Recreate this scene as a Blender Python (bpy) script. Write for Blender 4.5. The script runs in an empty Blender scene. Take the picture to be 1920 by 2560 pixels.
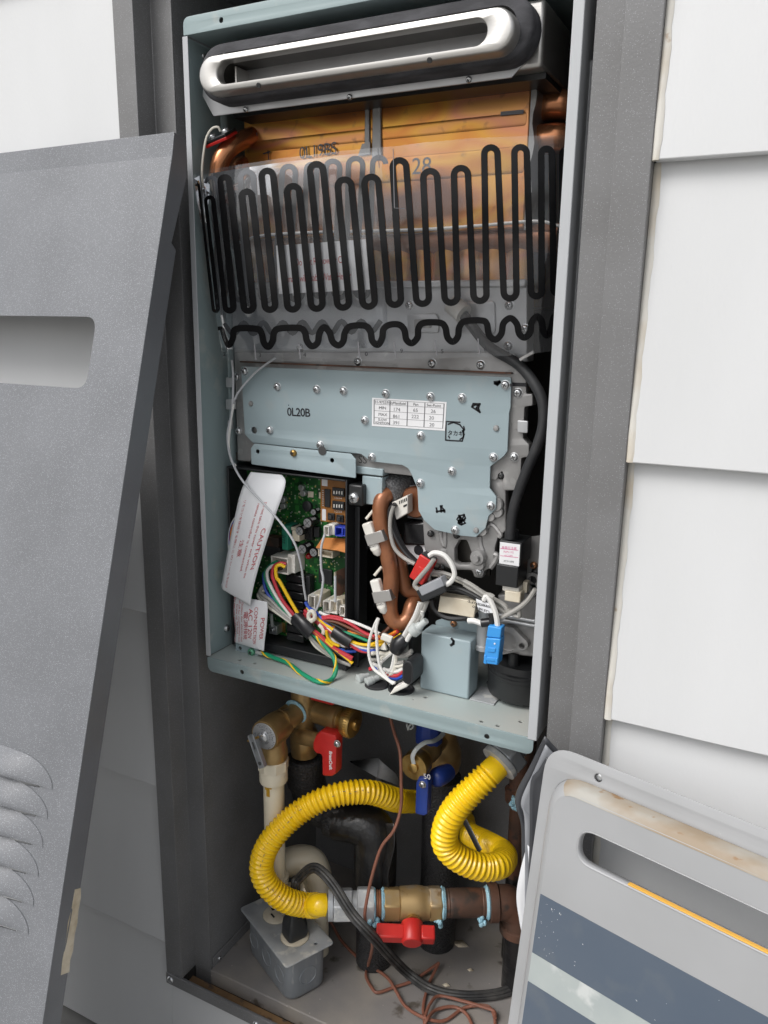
import bpy, bmesh, math, random
from mathutils import Vector, Matrix
from math import sin, cos, pi, radians
random.seed(7)
sc = bpy.context.scene
COL = sc.collection

# ------------------------------------------------------------------ camera, sky, sun, exposure
CAM = Vector((0.0, -0.62, 0.95))
FPX = 1983.26
_p, _y, _r = radians(13.234), radians(27.07), radians(0.8985)
_F = Vector((-sin(_y)*cos(_p), cos(_y)*cos(_p), -sin(_p)))
_R0 = Vector((cos(_y), sin(_y), 0)); _U0 = _R0.cross(_F)
_R = _R0*cos(_r) + _U0*sin(_r); _U = _U0*cos(_r) - _R0*sin(_r)
cd = bpy.data.cameras.new('camera'); cam = bpy.data.objects.new('camera', cd); COL.objects.link(cam)
cam.matrix_world = Matrix(((_R.x, _U.x, -_F.x, CAM.x), (_R.y, _U.y, -_F.y, CAM.y), (_R.z, _U.z, -_F.z, CAM.z), (0, 0, 0, 1)))
cd.sensor_fit = 'HORIZONTAL'; cd.sensor_width = 36.0; cd.lens = 36.0*FPX/1920
cd.clip_start = 0.02; cd.clip_end = 500
sc.camera = cam

SUN_EL, SUN_AZ = radians(48), radians(208)      # azimuth measured from +y, clockwise; the wall faces -y
wd = bpy.data.worlds.new('World'); sc.world = wd; wd.use_nodes = True
nt = wd.node_tree; nt.nodes.clear()
sky = nt.nodes.new('ShaderNodeTexSky'); sky.sky_type = 'NISHITA'; sky.sun_disc = False
sky.sun_elevation = SUN_EL; sky.sun_rotation = SUN_AZ; sky.air_density = 1.0; sky.dust_density = 4.0; sky.ozone_density = 1.0
hsv = nt.nodes.new('ShaderNodeHueSaturation'); hsv.inputs['Saturation'].default_value = 0.22
bg = nt.nodes.new('ShaderNodeBackground'); bg.inputs['Strength'].default_value = 0.15
wo = nt.nodes.new('ShaderNodeOutputWorld')
nt.links.new(sky.outputs[0], hsv.inputs['Color']); nt.links.new(hsv.outputs[0], bg.inputs['Color']); nt.links.new(bg.outputs[0], wo.inputs['Surface'])
sd = bpy.data.lights.new('sun', 'SUN'); sd.energy = 1.25; sd.angle = radians(30); sd.color = (1.0, 0.985, 0.965)
sun = bpy.data.objects.new('sun', sd); COL.objects.link(sun)
sdir = Vector((sin(SUN_AZ)*cos(SUN_EL), cos(SUN_AZ)*cos(SUN_EL), sin(SUN_EL)))
sun.rotation_euler = sdir.to_track_quat('Z', 'Y').to_euler(); sun.location = (0, -3, 4)
vs = sc.view_settings
vs.view_transform = 'Standard'; vs.look = 'None'; vs.gamma = 1.0; vs.use_curve_mapping = False
vs.exposure = 0.15
try:
    sc.cycles.use_denoising = True
    sc.cycles.max_bounces = 8; sc.cycles.transparent_max_bounces = 12
except Exception: pass

# ------------------------------------------------------------------ surveyed points: sight lines met with a plane at a known depth
def ray(px, py): return _R*(px-960) - _U*(py-1280) + _F*FPX
def S(px, py, y): d = ray(px, py); return CAM + d*((y-CAM.y)/d.y)
def SX(px, py, x): d = ray(px, py); return CAM + d*((x-CAM.x)/d.x)
def SZ(px, py, z): d = ray(px, py); return CAM + d*((z-CAM.z)/d.z)
def SP(px, py, o, n): d = ray(px, py); return CAM + d*((o-CAM).dot(n)/d.dot(n))
def XZ(pts, y): return [(S(a, b, y).x, S(a, b, y).z) for a, b in pts]
def zm(ox, oy, s, pts): return [(ox+a/s, oy+b/s) for a, b in pts]

# ------------------------------------------------------------------ materials
MATS = {}
def nd(t, k, **kw):
    n = t.nodes.new(k)
    for a, b in kw.items(): setattr(n, a, b)
    return n
def mat(name, col, rough=0.5, metal=0.0, col2=None, nscale=30, ncontrast=(0.4, 0.65), bump=0, bscale=400, bdist=0.0005,
        spec=0.5, coat=0, fleck=None, col3=None, n3=(6, 0.55, 0.62), stretch=None, trans=0, detail=4, rvar=0):
    m = bpy.data.materials.new(name); m.use_nodes = True; t = m.node_tree
    b = t.nodes['Principled BSDF']; L = t.links.new
    b.inputs['Roughness'].default_value = rough; b.inputs['Metallic'].default_value = metal
    b.inputs['Specular IOR Level'].default_value = spec; b.inputs['Coat Weight'].default_value = coat
    b.inputs['Coat Roughness'].default_value = 0.1
    if trans: b.inputs['Transmission Weight'].default_value = trans
    geo = nd(t, 'ShaderNodeNewGeometry'); vec = geo.outputs['Position']
    if stretch:
        mp = nd(t, 'ShaderNodeMapping'); mp.inputs['Scale'].default_value = stretch; L(vec, mp.inputs['Vector']); vec = mp.outputs[0]
    out = None
    def rgb(c):
        n = nd(t, 'ShaderNodeRGB'); n.outputs[0].default_value = (*c, 1); return n.outputs[0]
    def noise(s, lo, hi, d=detail):
        n = nd(t, 'ShaderNodeTexNoise'); n.inputs['Scale'].default_value = s; n.inputs['Detail'].default_value = d; L(vec, n.inputs['Vector'])
        r = nd(t, 'ShaderNodeMapRange'); r.inputs[1].default_value = lo; r.inputs[2].default_value = hi; L(n.outputs['Fac'], r.inputs[0]); return r.outputs[0]
    def mix(f, a, c):
        n = nd(t, 'ShaderNodeMix'); n.data_type = 'RGBA'; L(f, n.inputs[0]); L(a, n.inputs[6]); L(c, n.inputs[7]); return n.outputs[2]
    out = rgb(col)
    if col2: out = mix(noise(nscale, *ncontrast), out, rgb(col2))
    if col3: out = mix(noise(*n3), out, rgb(col3))
    if fleck:   # (cell scale, radius, colour): lighter specks; on coated metal, sky glints put into the colour
        v = nd(t, 'ShaderNodeTexVoronoi'); v.inputs['Scale'].default_value = fleck[0]; L(geo.outputs['Position'], v.inputs['Vector'])
        lt = nd(t, 'ShaderNodeMath', operation='LESS_THAN'); L(v.outputs['Distance'], lt.inputs[0]); lt.inputs[1].default_value = fleck[1]
        sp = nd(t, 'ShaderNodeSeparateColor'); L(v.outputs['Color'], sp.inputs[0])
        g2 = nd(t, 'ShaderNodeMath', operation='GREATER_THAN'); L(sp.outputs[0], g2.inputs[0]); g2.inputs[1].default_value = fleck[3] if len(fleck) > 3 else 0.5
        mu = nd(t, 'ShaderNodeMath', operation='MULTIPLY'); L(lt.outputs[0], mu.inputs[0]); L(g2.outputs[0], mu.inputs[1])
        out = mix(mu.outputs[0], out, rgb(fleck[2]))
    L(out, b.inputs['Base Color'])
    if rvar:
        r = nd(t, 'ShaderNodeMapRange'); r.inputs[3].default_value = max(0.02, rough-rvar); r.inputs[4].default_value = min(1, rough+rvar)
        L(noise(nscale*1.7, 0.3, 0.7), r.inputs[0]); L(r.outputs[0], b.inputs['Roughness'])
    if bump:
        n = nd(t, 'ShaderNodeTexNoise'); n.inputs['Scale'].default_value = bscale; n.inputs['Detail'].default_value = 3; L(vec, n.inputs['Vector'])
        bp = nd(t, 'ShaderNodeBump'); bp.inputs['Strength'].default_value = bump; bp.inputs['Distance'].default_value = bdist
        L(n.outputs['Fac'], bp.inputs['Height']); L(bp.outputs[0], b.inputs['Normal'])
    MATS[name] = m
    return m

mat('siding', (.655, .662, .668), .55, col2=(.605, .612, .616), nscale=5, ncontrast=(.35, .7), bump=.3, bscale=420, stretch=(1.6, 1, .45), col3=(.47, .47, .465), n3=(55, .74, .92))
mat('caulk', (.62, .60, .55), .6, col2=(.46, .37, .25), nscale=14, ncontrast=(.48, .72), col3=(.34, .22, .12), n3=(60, .68, .76))
mat('coat_grey', (.18, .18, .182), .38, col2=(.155, .154, .154), nscale=14, bump=.35, bscale=520, bdist=.0004, fleck=(1050, .24, (.36, .365, .38), .70))  # lighter specks paint glints into the coat colour
mat('coat_dark', (.068, .066, .066), .5, col2=(.055, .053, .052), nscale=10, bump=.3, bscale=520, bdist=.0004, fleck=(260, .12, (.3, .3, .3), .93))
mat('coat_mid', (.145, .14, .14), .5, col2=(.12, .117, .116), nscale=10, bump=.5, bscale=420, bdist=.0005, fleck=(500, .14, (.42, .42, .42), .86))
mat('door_paint', (.176, .183, .197), .34, col2=(.152, .158, .170), nscale=11, bump=.35, bscale=430, bdist=.0004, fleck=(1250, .28, (.46, .475, .50), .66))  # lighter specks stand in for sky glints on the door
mat('door_side', (.105, .103, .104), .5, col2=(.09, .088, .089), nscale=12, bump=.3, bscale=500, bdist=.0004, fleck=(420, .12, (.4, .4, .42), .93))
mat('floor_dirt', (.235, .22, .21), .65, col2=(.31, .28, .245), nscale=16, ncontrast=(.45, .7), col3=(.10, .085, .07), n3=(38, .62, .7), bump=.3, bscale=300, fleck=(170, .10, (.5, .45, .4), .9))
mat('ledge_rust', (.20, .12, .06), .75, col2=(.32, .19, .085), nscale=25, col3=(.09, .07, .055), n3=(60, .58, .66), bump=.4, bscale=300)
mat('case_blue', (.285, .36, .368), .42, col2=(.26, .33, .338), nscale=8, col3=(.37, .41, .395), n3=(45, .58, .75), rvar=.12)
mat('case_floor', (.39, .44, .425), .5, col2=(.44, .45, .42), nscale=14, col3=(.36, .37, .33), n3=(50, .64, .72))
mat('case_grey', (.46, .475, .49), .42, col2=(.43, .44, .455), nscale=9)
mat('case_outer', (.20, .205, .215), .4)
mat('plate_blue', (.335, .415, .44), .42, col2=(.305, .38, .405), nscale=10, col3=(.37, .41, .41), n3=(30, .58, .75), rvar=.12, bump=.04, bscale=900)
mat('diecast', (.36, .355, .35), .48, .55, col2=(.28, .275, .27), nscale=26, bump=.12, bscale=350, col3=(.45, .44, .43), n3=(60, .6, .7))
mat('aluminium', (.52, .53, .54), .38, .6, col2=(.46, .46, .47), nscale=14, rvar=.1)
mat('stainless', (.62, .605, .58), .36, .85, col2=(.54, .525, .50), nscale=40, stretch=(.05, 1, 1), bump=.06, bscale=900)
mat('dark_metal', (.10, .095, .085), .4, .6, col2=(.06, .055, .05), nscale=20)
mat('zinc_mid', (.30, .31, .32), .38, .5, col2=(.22, .23, .24), nscale=80)
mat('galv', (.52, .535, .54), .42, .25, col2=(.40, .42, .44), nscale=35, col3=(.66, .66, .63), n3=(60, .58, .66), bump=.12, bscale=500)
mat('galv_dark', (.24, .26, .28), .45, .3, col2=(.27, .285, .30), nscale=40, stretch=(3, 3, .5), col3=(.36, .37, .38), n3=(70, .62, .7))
mat('zinc', (.62, .63, .64), .25, .85)
mat('zinc_dark', (.05, .05, .05), .5)
mat('screw_copper', (.50, .24, .12), .3, .8)
mat('screw_green', (.12, .36, .22), .35, .3)
mat('black_plastic', (.016, .017, .018), .38)
mat('black_gloss', (.012, .012, .013), .22)
mat('black_box', (.018, .019, .021), .45)
mat('rubber', (.020, .021, .023), .5, col2=(.032, .032, .034), nscale=60)
mat('gasket', (.03, .03, .034), .8, col2=(.065, .065, .072), nscale=90, bump=.6, bscale=700, stretch=(.4, 1, 1))
mat('foam', (.013, .013, .014), .42, bump=1.0, bscale=430, bdist=.0025, col2=(.028, .028, .03), nscale=420, spec=.6)
mat('foam_grey', (.085, .085, .088), .8, bump=.9, bscale=520, bdist=.0015, col2=(.19, .19, .195), nscale=520)
mat('wrap', (.010, .010, .011), .28, bump=.6, bscale=70, bdist=.003, col2=(.022, .021, .020), nscale=30)
mat('copper_pipe', (.34, .14, .066), .32, .35, col2=(.25, .10, .05), nscale=34, col3=(.22, .09, .05), n3=(70, .62, .7))
mat('copper_new', (.58, .25, .12), .26, .8, col2=(.42, .15, .08), nscale=20)
mat('brass', (.42, .285, .125), .36, .6, col2=(.33, .215, .09), nscale=45, col3=(.19, .12, .06), n3=(28, .6, .7), bump=.1, bscale=300)
mat('brass_bright', (.52, .345, .12), .28, .85, col2=(.34, .20, .06), nscale=50)
mat('brass_dusty', (.40, .275, .125), .45, .5, col2=(.40, .37, .33), nscale=22, ncontrast=(.47, .62), col3=(.24, .15, .07), n3=(60, .6, .7))
mat('iron_rust', (.085, .05, .036), .6, .25, col2=(.15, .068, .042), nscale=24, col3=(.05, .037, .03), n3=(60, .55, .66), bump=.25, bscale=260)
mat('dope', (.28, .52, .64), .55, bump=.8, bscale=380, bdist=.002, col2=(.40, .62, .70), nscale=160)
mat('cpvc', (.74, .675, .53), .36, col2=(.70, .63, .48), nscale=18, col3=(.50, .42, .29), n3=(50, .66, .76))
mat('glue', (.62, .38, .04), .3, col2=(.45, .25, .02), nscale=120)
mat('yellow_hose', (.93, .60, .010), .27, col2=(.89, .55, .008), nscale=24, coat=.25, col3=(.55, .33, .03), n3=(120, .68, .78))
mat('red_plastic', (.56, .028, .022), .38, col2=(.48, .02, .018), nscale=30)
mat('blue_plastic', (.022, .055, .28), .35, col2=(.018, .045, .23), nscale=30)
mat('blue_conn', (.045, .30, .72), .38)
mat('blue_small', (.03, .06, .46), .38)
mat('white_plastic', (.74, .72, .67), .42, col2=(.68, .65, .59), nscale=60)
mat('cream_plastic', (.66, .60, .48), .45, col2=(.58, .51, .39), nscale=70)
mat('clear_grey', (.50, .53, .52), .25, col2=(.42, .45, .44), nscale=60)
mat('paper', (.78, .79, .81), .5, col2=(.74, .75, .77), nscale=8)
mat('paper_grey', (.30, .31, .33), .5, col2=(.22, .23, .25), nscale=30)
mat('booklet', (.042, .044, .05), .35, col2=(.07, .073, .08), nscale=12)
mat('ink_red', (.52, .06, .07), .6)
mat('ink_pink', (.62, .12, .28), .6)
mat('ink_black', (.012, .012, .016), .5)
mat('ink_grey', (.16, .16, .17), .6)
mat('ink_white', (.75, .75, .75), .5)
mat('label', (.76, .76, .77), .45)
mat('tape_black', (.015, .015, .017), .3)
mat('orange_card', (.60, .235, .065), .5, col2=(.54, .20, .055), nscale=40)
mat('brown_board', (.30, .125, .028), .45, col2=(.26, .105, .022), nscale=80)
mat('green_block', (.018, .19, .12), .4)
mat('cap_silver', (.55, .56, .57), .3, .7)
mat('led_red', (.35, .008, .012), .2, coat=.6)
mat('cord', (.026, .026, .027), .45, col2=(.06, .058, .055), nscale=70, stretch=(1, 1, 1))
mat('brown_wire', (.235, .095, .062), .5, col2=(.20, .08, .05), nscale=60)
mat('cover_white', (.365, .37, .378), .38, col2=(.325, .33, .335), nscale=7, col3=(.50, .50, .49), n3=(60, .72, .8))
mat('cover_dirt', (.385, .37, .335), .6, col2=(.30, .235, .165), nscale=26, ncontrast=(.36, .56), col3=(.26, .16, .08), n3=(90, .64, .7), stretch=(.6, 1, 1))
mat('stripe_blue', (.078, .103, .140), .42, col2=(.09, .113, .147), nscale=9, col3=(.12, .138, .158), n3=(28, .6, .85), rvar=.15)
mat('stripe_pale', (.34, .375, .375), .4, col2=(.40, .435, .42), nscale=18, col3=(.52, .54, .53), n3=(38, .6, .7))
mat('orange_edge', (.78, .42, .06), .5)
mat('foam_tape', (.74, .66, .52), .8, col2=(.56, .47, .33), nscale=60, bump=.8, bscale=200, bdist=.002)
mat('concrete', (.30, .295, .28), .9, col2=(.25, .245, .235), nscale=6, bump=.3, bscale=90)
mat('bag', (.80, .81, .82), .2, col2=(.50, .52, .54), nscale=40)
mat('wood_and_shade', (.03, .028, .026), .8)
WC = dict(yellow=(.80, .50, .01), red=(.50, .035, .05), white=(.74, .73, .70), green=(.012, .27, .135), blue=(.02, .07, .42), grey=(.34, .33, .305),
          black=(.02, .02, .021), orange=(.72, .22, .02), brown=(.16, .06, .03), cream=(.68, .65, .57), silver=(.50, .51, .53))
for k, v in WC.items(): mat('wire_'+k, v, .4)

def copper_front():
    m = mat('copper_oxide', (.5, .25, .08), .30, .74); t = m.node_tree; b = t.nodes['Principled BSDF']; L = t.links.new
    geo = nd(t, 'ShaderNodeNewGeometry'); mp = nd(t, 'ShaderNodeMapping'); mp.inputs['Scale'].default_value = (5, 5, 13); L(geo.outputs['Position'], mp.inputs['Vector'])
    n = nd(t, 'ShaderNodeTexNoise'); n.inputs['Scale'].default_value = 1.0; n.inputs['Detail'].default_value = 2; n.inputs['Distortion'].default_value = .15; L(mp.outputs[0], n.inputs['Vector'])
    r = nd(t, 'ShaderNodeValToRGB'); e = r.color_ramp.elements
    e[0].position = .36; e[0].color = (.17, .06, .025, 1); e[1].position = .66; e[1].color = (.22, .085, .09, 1)
    for p, c in ((.42, (.46, .17, .04)), (.46, (.60, .31, .05)), (.50, (.54, .21, .05)), (.53, (.60, .30, .06)), (.57, (.53, .22, .12)), (.61, (.56, .28, .09))):
        q = e.new(p); q.color = (*c, 1)
    L(n.outputs['Fac'], r.inputs[0])
    v = nd(t, 'ShaderNodeTexNoise'); v.inputs['Scale'].default_value = 90; v.inputs['Detail'].default_value = 4; L(geo.outputs['Position'], v.inputs['Vector'])
    mr = nd(t, 'ShaderNodeMapRange'); mr.inputs[1].default_value = .6; mr.inputs[2].default_value = .72; L(v.outputs['Fac'], mr.inputs[0])
    mx = nd(t, 'ShaderNodeMix'); mx.data_type = 'RGBA'; mx.inputs[7].default_value = (.14, .08, .06, 1)
    mm = nd(t, 'ShaderNodeMath', operation='MULTIPLY'); L(mr.outputs[0], mm.inputs[0]); mm.inputs[1].default_value = .5
    L(mm.outputs[0], mx.inputs[0]); L(r.outputs[0], mx.inputs[6]); L(mx.outputs[2], b.inputs['Base Color'])
copper_front()
def film_mat(name, tint, haze):
    m = bpy.data.materials.new(name); m.use_nodes = True; t = m.node_tree; t.nodes.clear(); L = t.links.new
    o = nd(t, 'ShaderNodeOutputMaterial'); tr = nd(t, 'ShaderNodeBsdfTransparent'); tr.inputs[0].default_value = (*tint, 1)
    gl = nd(t, 'ShaderNodeBsdfGlossy'); gl.inputs['Roughness'].default_value = .04
    df = nd(t, 'ShaderNodeBsdfDiffuse'); df.inputs[0].default_value = (.75, .78, .82, 1)
    geo = nd(t, 'ShaderNodeNewGeometry'); nz = nd(t, 'ShaderNodeTexNoise'); nz.inputs['Scale'].default_value = 10; L(geo.outputs['Position'], nz.inputs['Vector'])
    bp = nd(t, 'ShaderNodeBump'); bp.inputs['Strength'].default_value = .55; bp.inputs['Distance'].default_value = .02; L(nz.outputs['Fac'], bp.inputs['Height'])
    L(bp.outputs[0], gl.inputs['Normal'])
    fr = nd(t, 'ShaderNodeFresnel'); fr.inputs[0].default_value = 1.5; L(bp.outputs[0], fr.inputs['Normal'])
    ad = nd(t, 'ShaderNodeMath', operation='MULTIPLY_ADD'); ad.inputs[1].default_value = 1.9; ad.inputs[2].default_value = .0; L(fr.outputs[0], ad.inputs[0])
    m1 = nd(t, 'ShaderNodeMixShader'); L(ad.outputs[0], m1.inputs[0]); L(tr.outputs[0], m1.inputs[1]); L(gl.outputs[0], m1.inputs[2])
    m2 = nd(t, 'ShaderNodeMixShader'); m2.inputs[0].default_value = haze; L(m1.outputs[0], m2.inputs[1]); L(df.outputs[0], m2.inputs[2])
    L(m2.outputs[0], o.inputs['Surface']); MATS[name] = m
film_mat('film', (.955, .965, .98), .022); film_mat('film_back', (.92, .94, .97), .05)
def pcb_mat():
    m = mat('pcb', (.012, .10, .022), .35); t = m.node_tree; b = t.nodes['Principled BSDF']; L = t.links.new
    geo = nd(t, 'ShaderNodeNewGeometry'); vec = geo.outputs['Position']
    def cells(scale, a, lo, hi, metric='CHEBYCHEV'):
        v = nd(t, 'ShaderNodeTexVoronoi'); v.feature = 'F1'; v.distance = metric; v.inputs['Scale'].default_value = scale; v.inputs['Randomness'].default_value = a; L(vec, v.inputs['Vector'])
        s = nd(t, 'ShaderNodeSeparateColor'); L(v.outputs['Color'], s.inputs[0])
        g = nd(t, 'ShaderNodeMath', operation='GREATER_THAN'); g.inputs[1].default_value = lo; L(s.outputs[0], g.inputs[0])
        l = nd(t, 'ShaderNodeMath', operation='LESS_THAN'); l.inputs[1].default_value = hi; L(v.outputs['Distance'], l.inputs[0])
        mu = nd(t, 'ShaderNodeMath', operation='MULTIPLY'); L(g.outputs[0], mu.inputs[0]); L(l.outputs[0], mu.inputs[1]); return mu.outputs[0]
    def mix(f, a, c):
        n = nd(t, 'ShaderNodeMix'); n.data_type = 'RGBA'; L(f, n.inputs[0])
        if isinstance(a, tuple): n.inputs[6].default_value = (*a, 1)
        else: L(a, n.inputs[6])
        n.inputs[7].default_value = (*c, 1); return n.outputs[2]
    c = mix(cells(170, .8, .45, .45), (.010, .075, .018), (.025, .16, .03))
    c = mix(cells(420, .9, .80, .30), c, (.30, .34, .20)); c = mix(cells(300, 1, .88, .26), c, (.42, .36, .12)); c = mix(cells(260, 1, .86, .32), c, (.012, .014, .012))
    c = mix(cells(360, 1, .93, .22), c, (.60, .60, .56))
    L(c, b.inputs['Base Color'])
pcb_mat()
def M(n): return MATS[n]

# ------------------------------------------------------------------ mesh tools
def smooth(me, ang=40):
    for p in me.polygons: p.use_smooth = True
    try: me.set_sharp_from_angle(angle=radians(ang))
    except Exception: pass
def wloc(o):
    v = Vector((0, 0, 0))
    while o: v += o.location; o = o.parent
    return v
def link(name, me, m, parent=None, label=None, kind=None, loc=None):
    o = bpy.data.objects.new(name, me); COL.objects.link(o)
    if m is not None and not me.materials: me.materials.append(M(m) if isinstance(m, str) else m)
    if parent: o.parent = parent
    if label: o['label'] = label
    if kind: o['kind'] = kind
    if loc is not None: o.location = loc - (wloc(parent) if parent else Vector())
    return o
def catmull(pts, n):
    if len(pts) < 3: return [Vector(p) for p in pts] if n <= 1 else [Vector(pts[0]).lerp(Vector(pts[-1]), i/n) for i in range(n+1)]
    P = [Vector(p) for p in pts]; P = [P[0]*2-P[1]] + P + [P[-1]*2-P[-2]]; out = []
    for i in range(1, len(P)-2):
        a, b, c, d = P[i-1], P[i], P[i+1], P[i+2]
        for k in range(n):
            t = k/n
            out.append(.5*((2*b)+(c-a)*t+(2*a-5*b+4*c-d)*t*t+(3*b-a-3*c+d)*t**3))
    out.append(P[-2]); return out
class MB:
    def __init__(s): s.v = []; s.f = []; s.mi = []
    def add(s, vs, fs, mi=0):
        o = len(s.v); s.v += [Vector(v) for v in vs]; s.f += [tuple(i+o for i in f) for f in fs]; s.mi += [mi]*len(fs); return s
    def box(s, x0, x1, y0, y1, z0, z1, mi=0):
        return s.add([(x0, y0, z0), (x1, y0, z0), (x1, y1, z0), (x0, y1, z0), (x0, y0, z1), (x1, y0, z1), (x1, y1, z1), (x0, y1, z1)],
                     [(0, 3, 2, 1), (4, 5, 6, 7), (0, 1, 5, 4), (1, 2, 6, 5), (2, 3, 7, 6), (3, 0, 4, 7)], mi)
    def obox(s, c, ax, ay, az, mi=0):      # centre and three half-axis vectors
        c, ax, ay, az = Vector(c), Vector(ax), Vector(ay), Vector(az)
        V = [c+ax*i+ay*j+az*k for k in (-1, 1) for (i, j) in ((-1, -1), (1, -1), (1, 1), (-1, 1))]
        return s.add(V, [(0, 3, 2, 1), (4, 5, 6, 7), (0, 1, 5, 4), (1, 2, 6, 5), (2, 3, 7, 6), (3, 0, 4, 7)], mi)
    def rings(s, R, close0=True, close1=True, mi=0, loop=True):
        n = len(R[0]); o = len(s.v); V = [p for r in R for p in r]; F = []
        for i in range(len(R)-1):
            for j in range(n if loop else n-1):
                k = (j+1) % n; F.append((i*n+j, i*n+k, (i+1)*n+k, (i+1)*n+j))
        if close0: F.append(tuple(range(n-1, -1, -1)))
        if close1: F.append(tuple((len(R)-1)*n+j for j in range(n)))
        return s.add(V, F, mi)
    def lathe(s, o, axis, prof, n=20, close=True, mi=0, ref=None):   # prof: (radius, height along axis)
        o = Vector(o); a = Vector(axis).normalized(); u = a.orthogonal().normalized() if ref is None else (Vector(ref)-a*Vector(ref).dot(a)).normalized(); w = a.cross(u)
        R = [[o+a*h+(u*cos(2*pi*j/n)+w*sin(2*pi*j/n))*max(r, 1e-5) for j in range(n)] for r, h in prof]
        return s.rings(R, close, close, mi)
    def cyl(s, p0, p1, r0, r1=None, n=16, mi=0, ref=None):
        p0, p1 = Vector(p0), Vector(p1); d = p1-p0
        return s.lathe(p0, d, [(r0, 0), (r0 if r1 is None else r1, d.length)], n, True, mi, ref)
    def tube(s, pts, r, n=8, sub=6, cap=True, mi=0, ell=None):
        P = catmull(pts, sub); N = len(P); R = []; prev = None; L = 0
        for i, p in enumerate(P):
            t = (P[min(i+1, N-1)]-P[max(i-1, 0)])
            t = t.normalized() if t.length > 1e-9 else Vector((0, 0, 1))
            if prev is None: u = t.orthogonal().normalized() if ell is None else (Vector(ell[0])-t*Vector(ell[0]).dot(t)).normalized()
            else: u = (prev-t*prev.dot(t)); u = u.normalized() if u.length > 1e-6 else t.orthogonal().normalized()
            prev = u; w = t.cross(u)
            if i: L += (p-P[i-1]).length
            rr = r(i/(N-1), L) if callable(r) else r
            a, b = (rr, rr) if ell is None else (rr*ell[1], rr*ell[2])
            R.append([p+u*cos(2*pi*j/n)*a+w*sin(2*pi*j/n)*b for j in range(n)])
        return s.rings(R, cap, cap, mi)
    def prism(s, poly, y0, y1, mi=0):       # polygon in x,z pushed through from y0 to y1
        n = len(poly); V = [(x, y0, z) for x, z in poly]+[(x, y1, z) for x, z in poly]
        F = [tuple(range(n)), tuple(range(2*n-1, n-1, -1))]+[(i, (i+1) % n, (i+1) % n+n, i+n) for i in range(n)]
        return s.add(V, F, mi)
    def slab(s, quad, nrm, th, mi=0):       # planar polygon (3D) given thickness backwards along nrm
        n = len(quad); q = [Vector(p) for p in quad]; d = Vector(nrm).normalized()*th; V = q+[p-d for p in q]
        F = [tuple(range(n)), tuple(range(2*n-1, n-1, -1))]+[(i, (i+1) % n, (i+1) % n+n, i+n) for i in range(n)]
        return s.add(V, F, mi)
    def grid(s, fn, nu, nv, mi=0):
        V = [fn(i/nu, j/nv) for i in range(nu+1) for j in range(nv+1)]; w = nv+1
        return s.add(V, [(i*w+j, (i+1)*w+j, (i+1)*w+j+1, i*w+j+1) for i in range(nu) for j in range(nv)], mi)
    def build(s, name, m, parent=None, bevel=0, ang=40, label=None, kind=None, seg=2, solid=0, loc=None):
        base = wloc(parent) if parent else Vector()
        if loc is not None: base = Vector(loc)
        me = bpy.data.meshes.new(name); me.from_pydata([tuple(v-base) for v in s.v], [], s.f)
        ms = m if isinstance(m, (list, tuple)) else [m]
        for q in ms: me.materials.append(M(q))
        if len(ms) > 1: me.polygons.foreach_set('material_index', s.mi)
        bm = bmesh.new(); bm.from_mesh(me); bmesh.ops.recalc_face_normals(bm, faces=bm.faces); bm.to_mesh(me); bm.free()
        smooth(me, ang)
        o = bpy.data.objects.new(name, me); COL.objects.link(o)
        if parent: o.parent = parent
        if loc is not None: o.location = base - (wloc(parent) if parent else Vector())
        if solid:
            md = o.modifiers.new('thickness', 'SOLIDIFY'); md.thickness = solid; md.offset = 0
        if bevel:
            md = o.modifiers.new('edge', 'BEVEL'); md.width = bevel; md.segments = seg; md.limit_method = 'ANGLE'; md.angle_limit = radians(35)
        if label: o['label'] = label
        if kind: o['kind'] = kind
        return o
def arcpoly(pts, r, n=5):                    # round the corners of an x,z polygon; r one radius or a list
    out = []; N = len(pts); rs = r if isinstance(r, (list, tuple)) else [r]*N
    for i in range(N):
        a, b, c = Vector(pts[i-1]), Vector(pts[i]), Vector(pts[(i+1) % N]); rr = rs[i]
        u, w = (a-b), (c-b); la, lc = u.length, w.length
        if rr <= 0 or la < 1e-6 or lc < 1e-6: out.append(tuple(b)); continue
        u.normalize(); w.normalize(); cs = max(-1, min(1, u.dot(w))); th = math.acos(cs)
        if th > radians(172): out.append(tuple(b)); continue
        d = min(rr/math.tan(th/2), la*.48, lc*.48)
        p0, p1 = b+u*d, b+w*d
        for k in range(n+1):
            t = k/n; out.append(tuple(p0*(1-t)**2+b*2*t*(1-t)+p1*t*t))
    return out
def circ(x, z, r, n=16): return [(x+r*cos(2*pi*i/n), z+r*sin(2*pi*i/n)) for i in range(n)]
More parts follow.
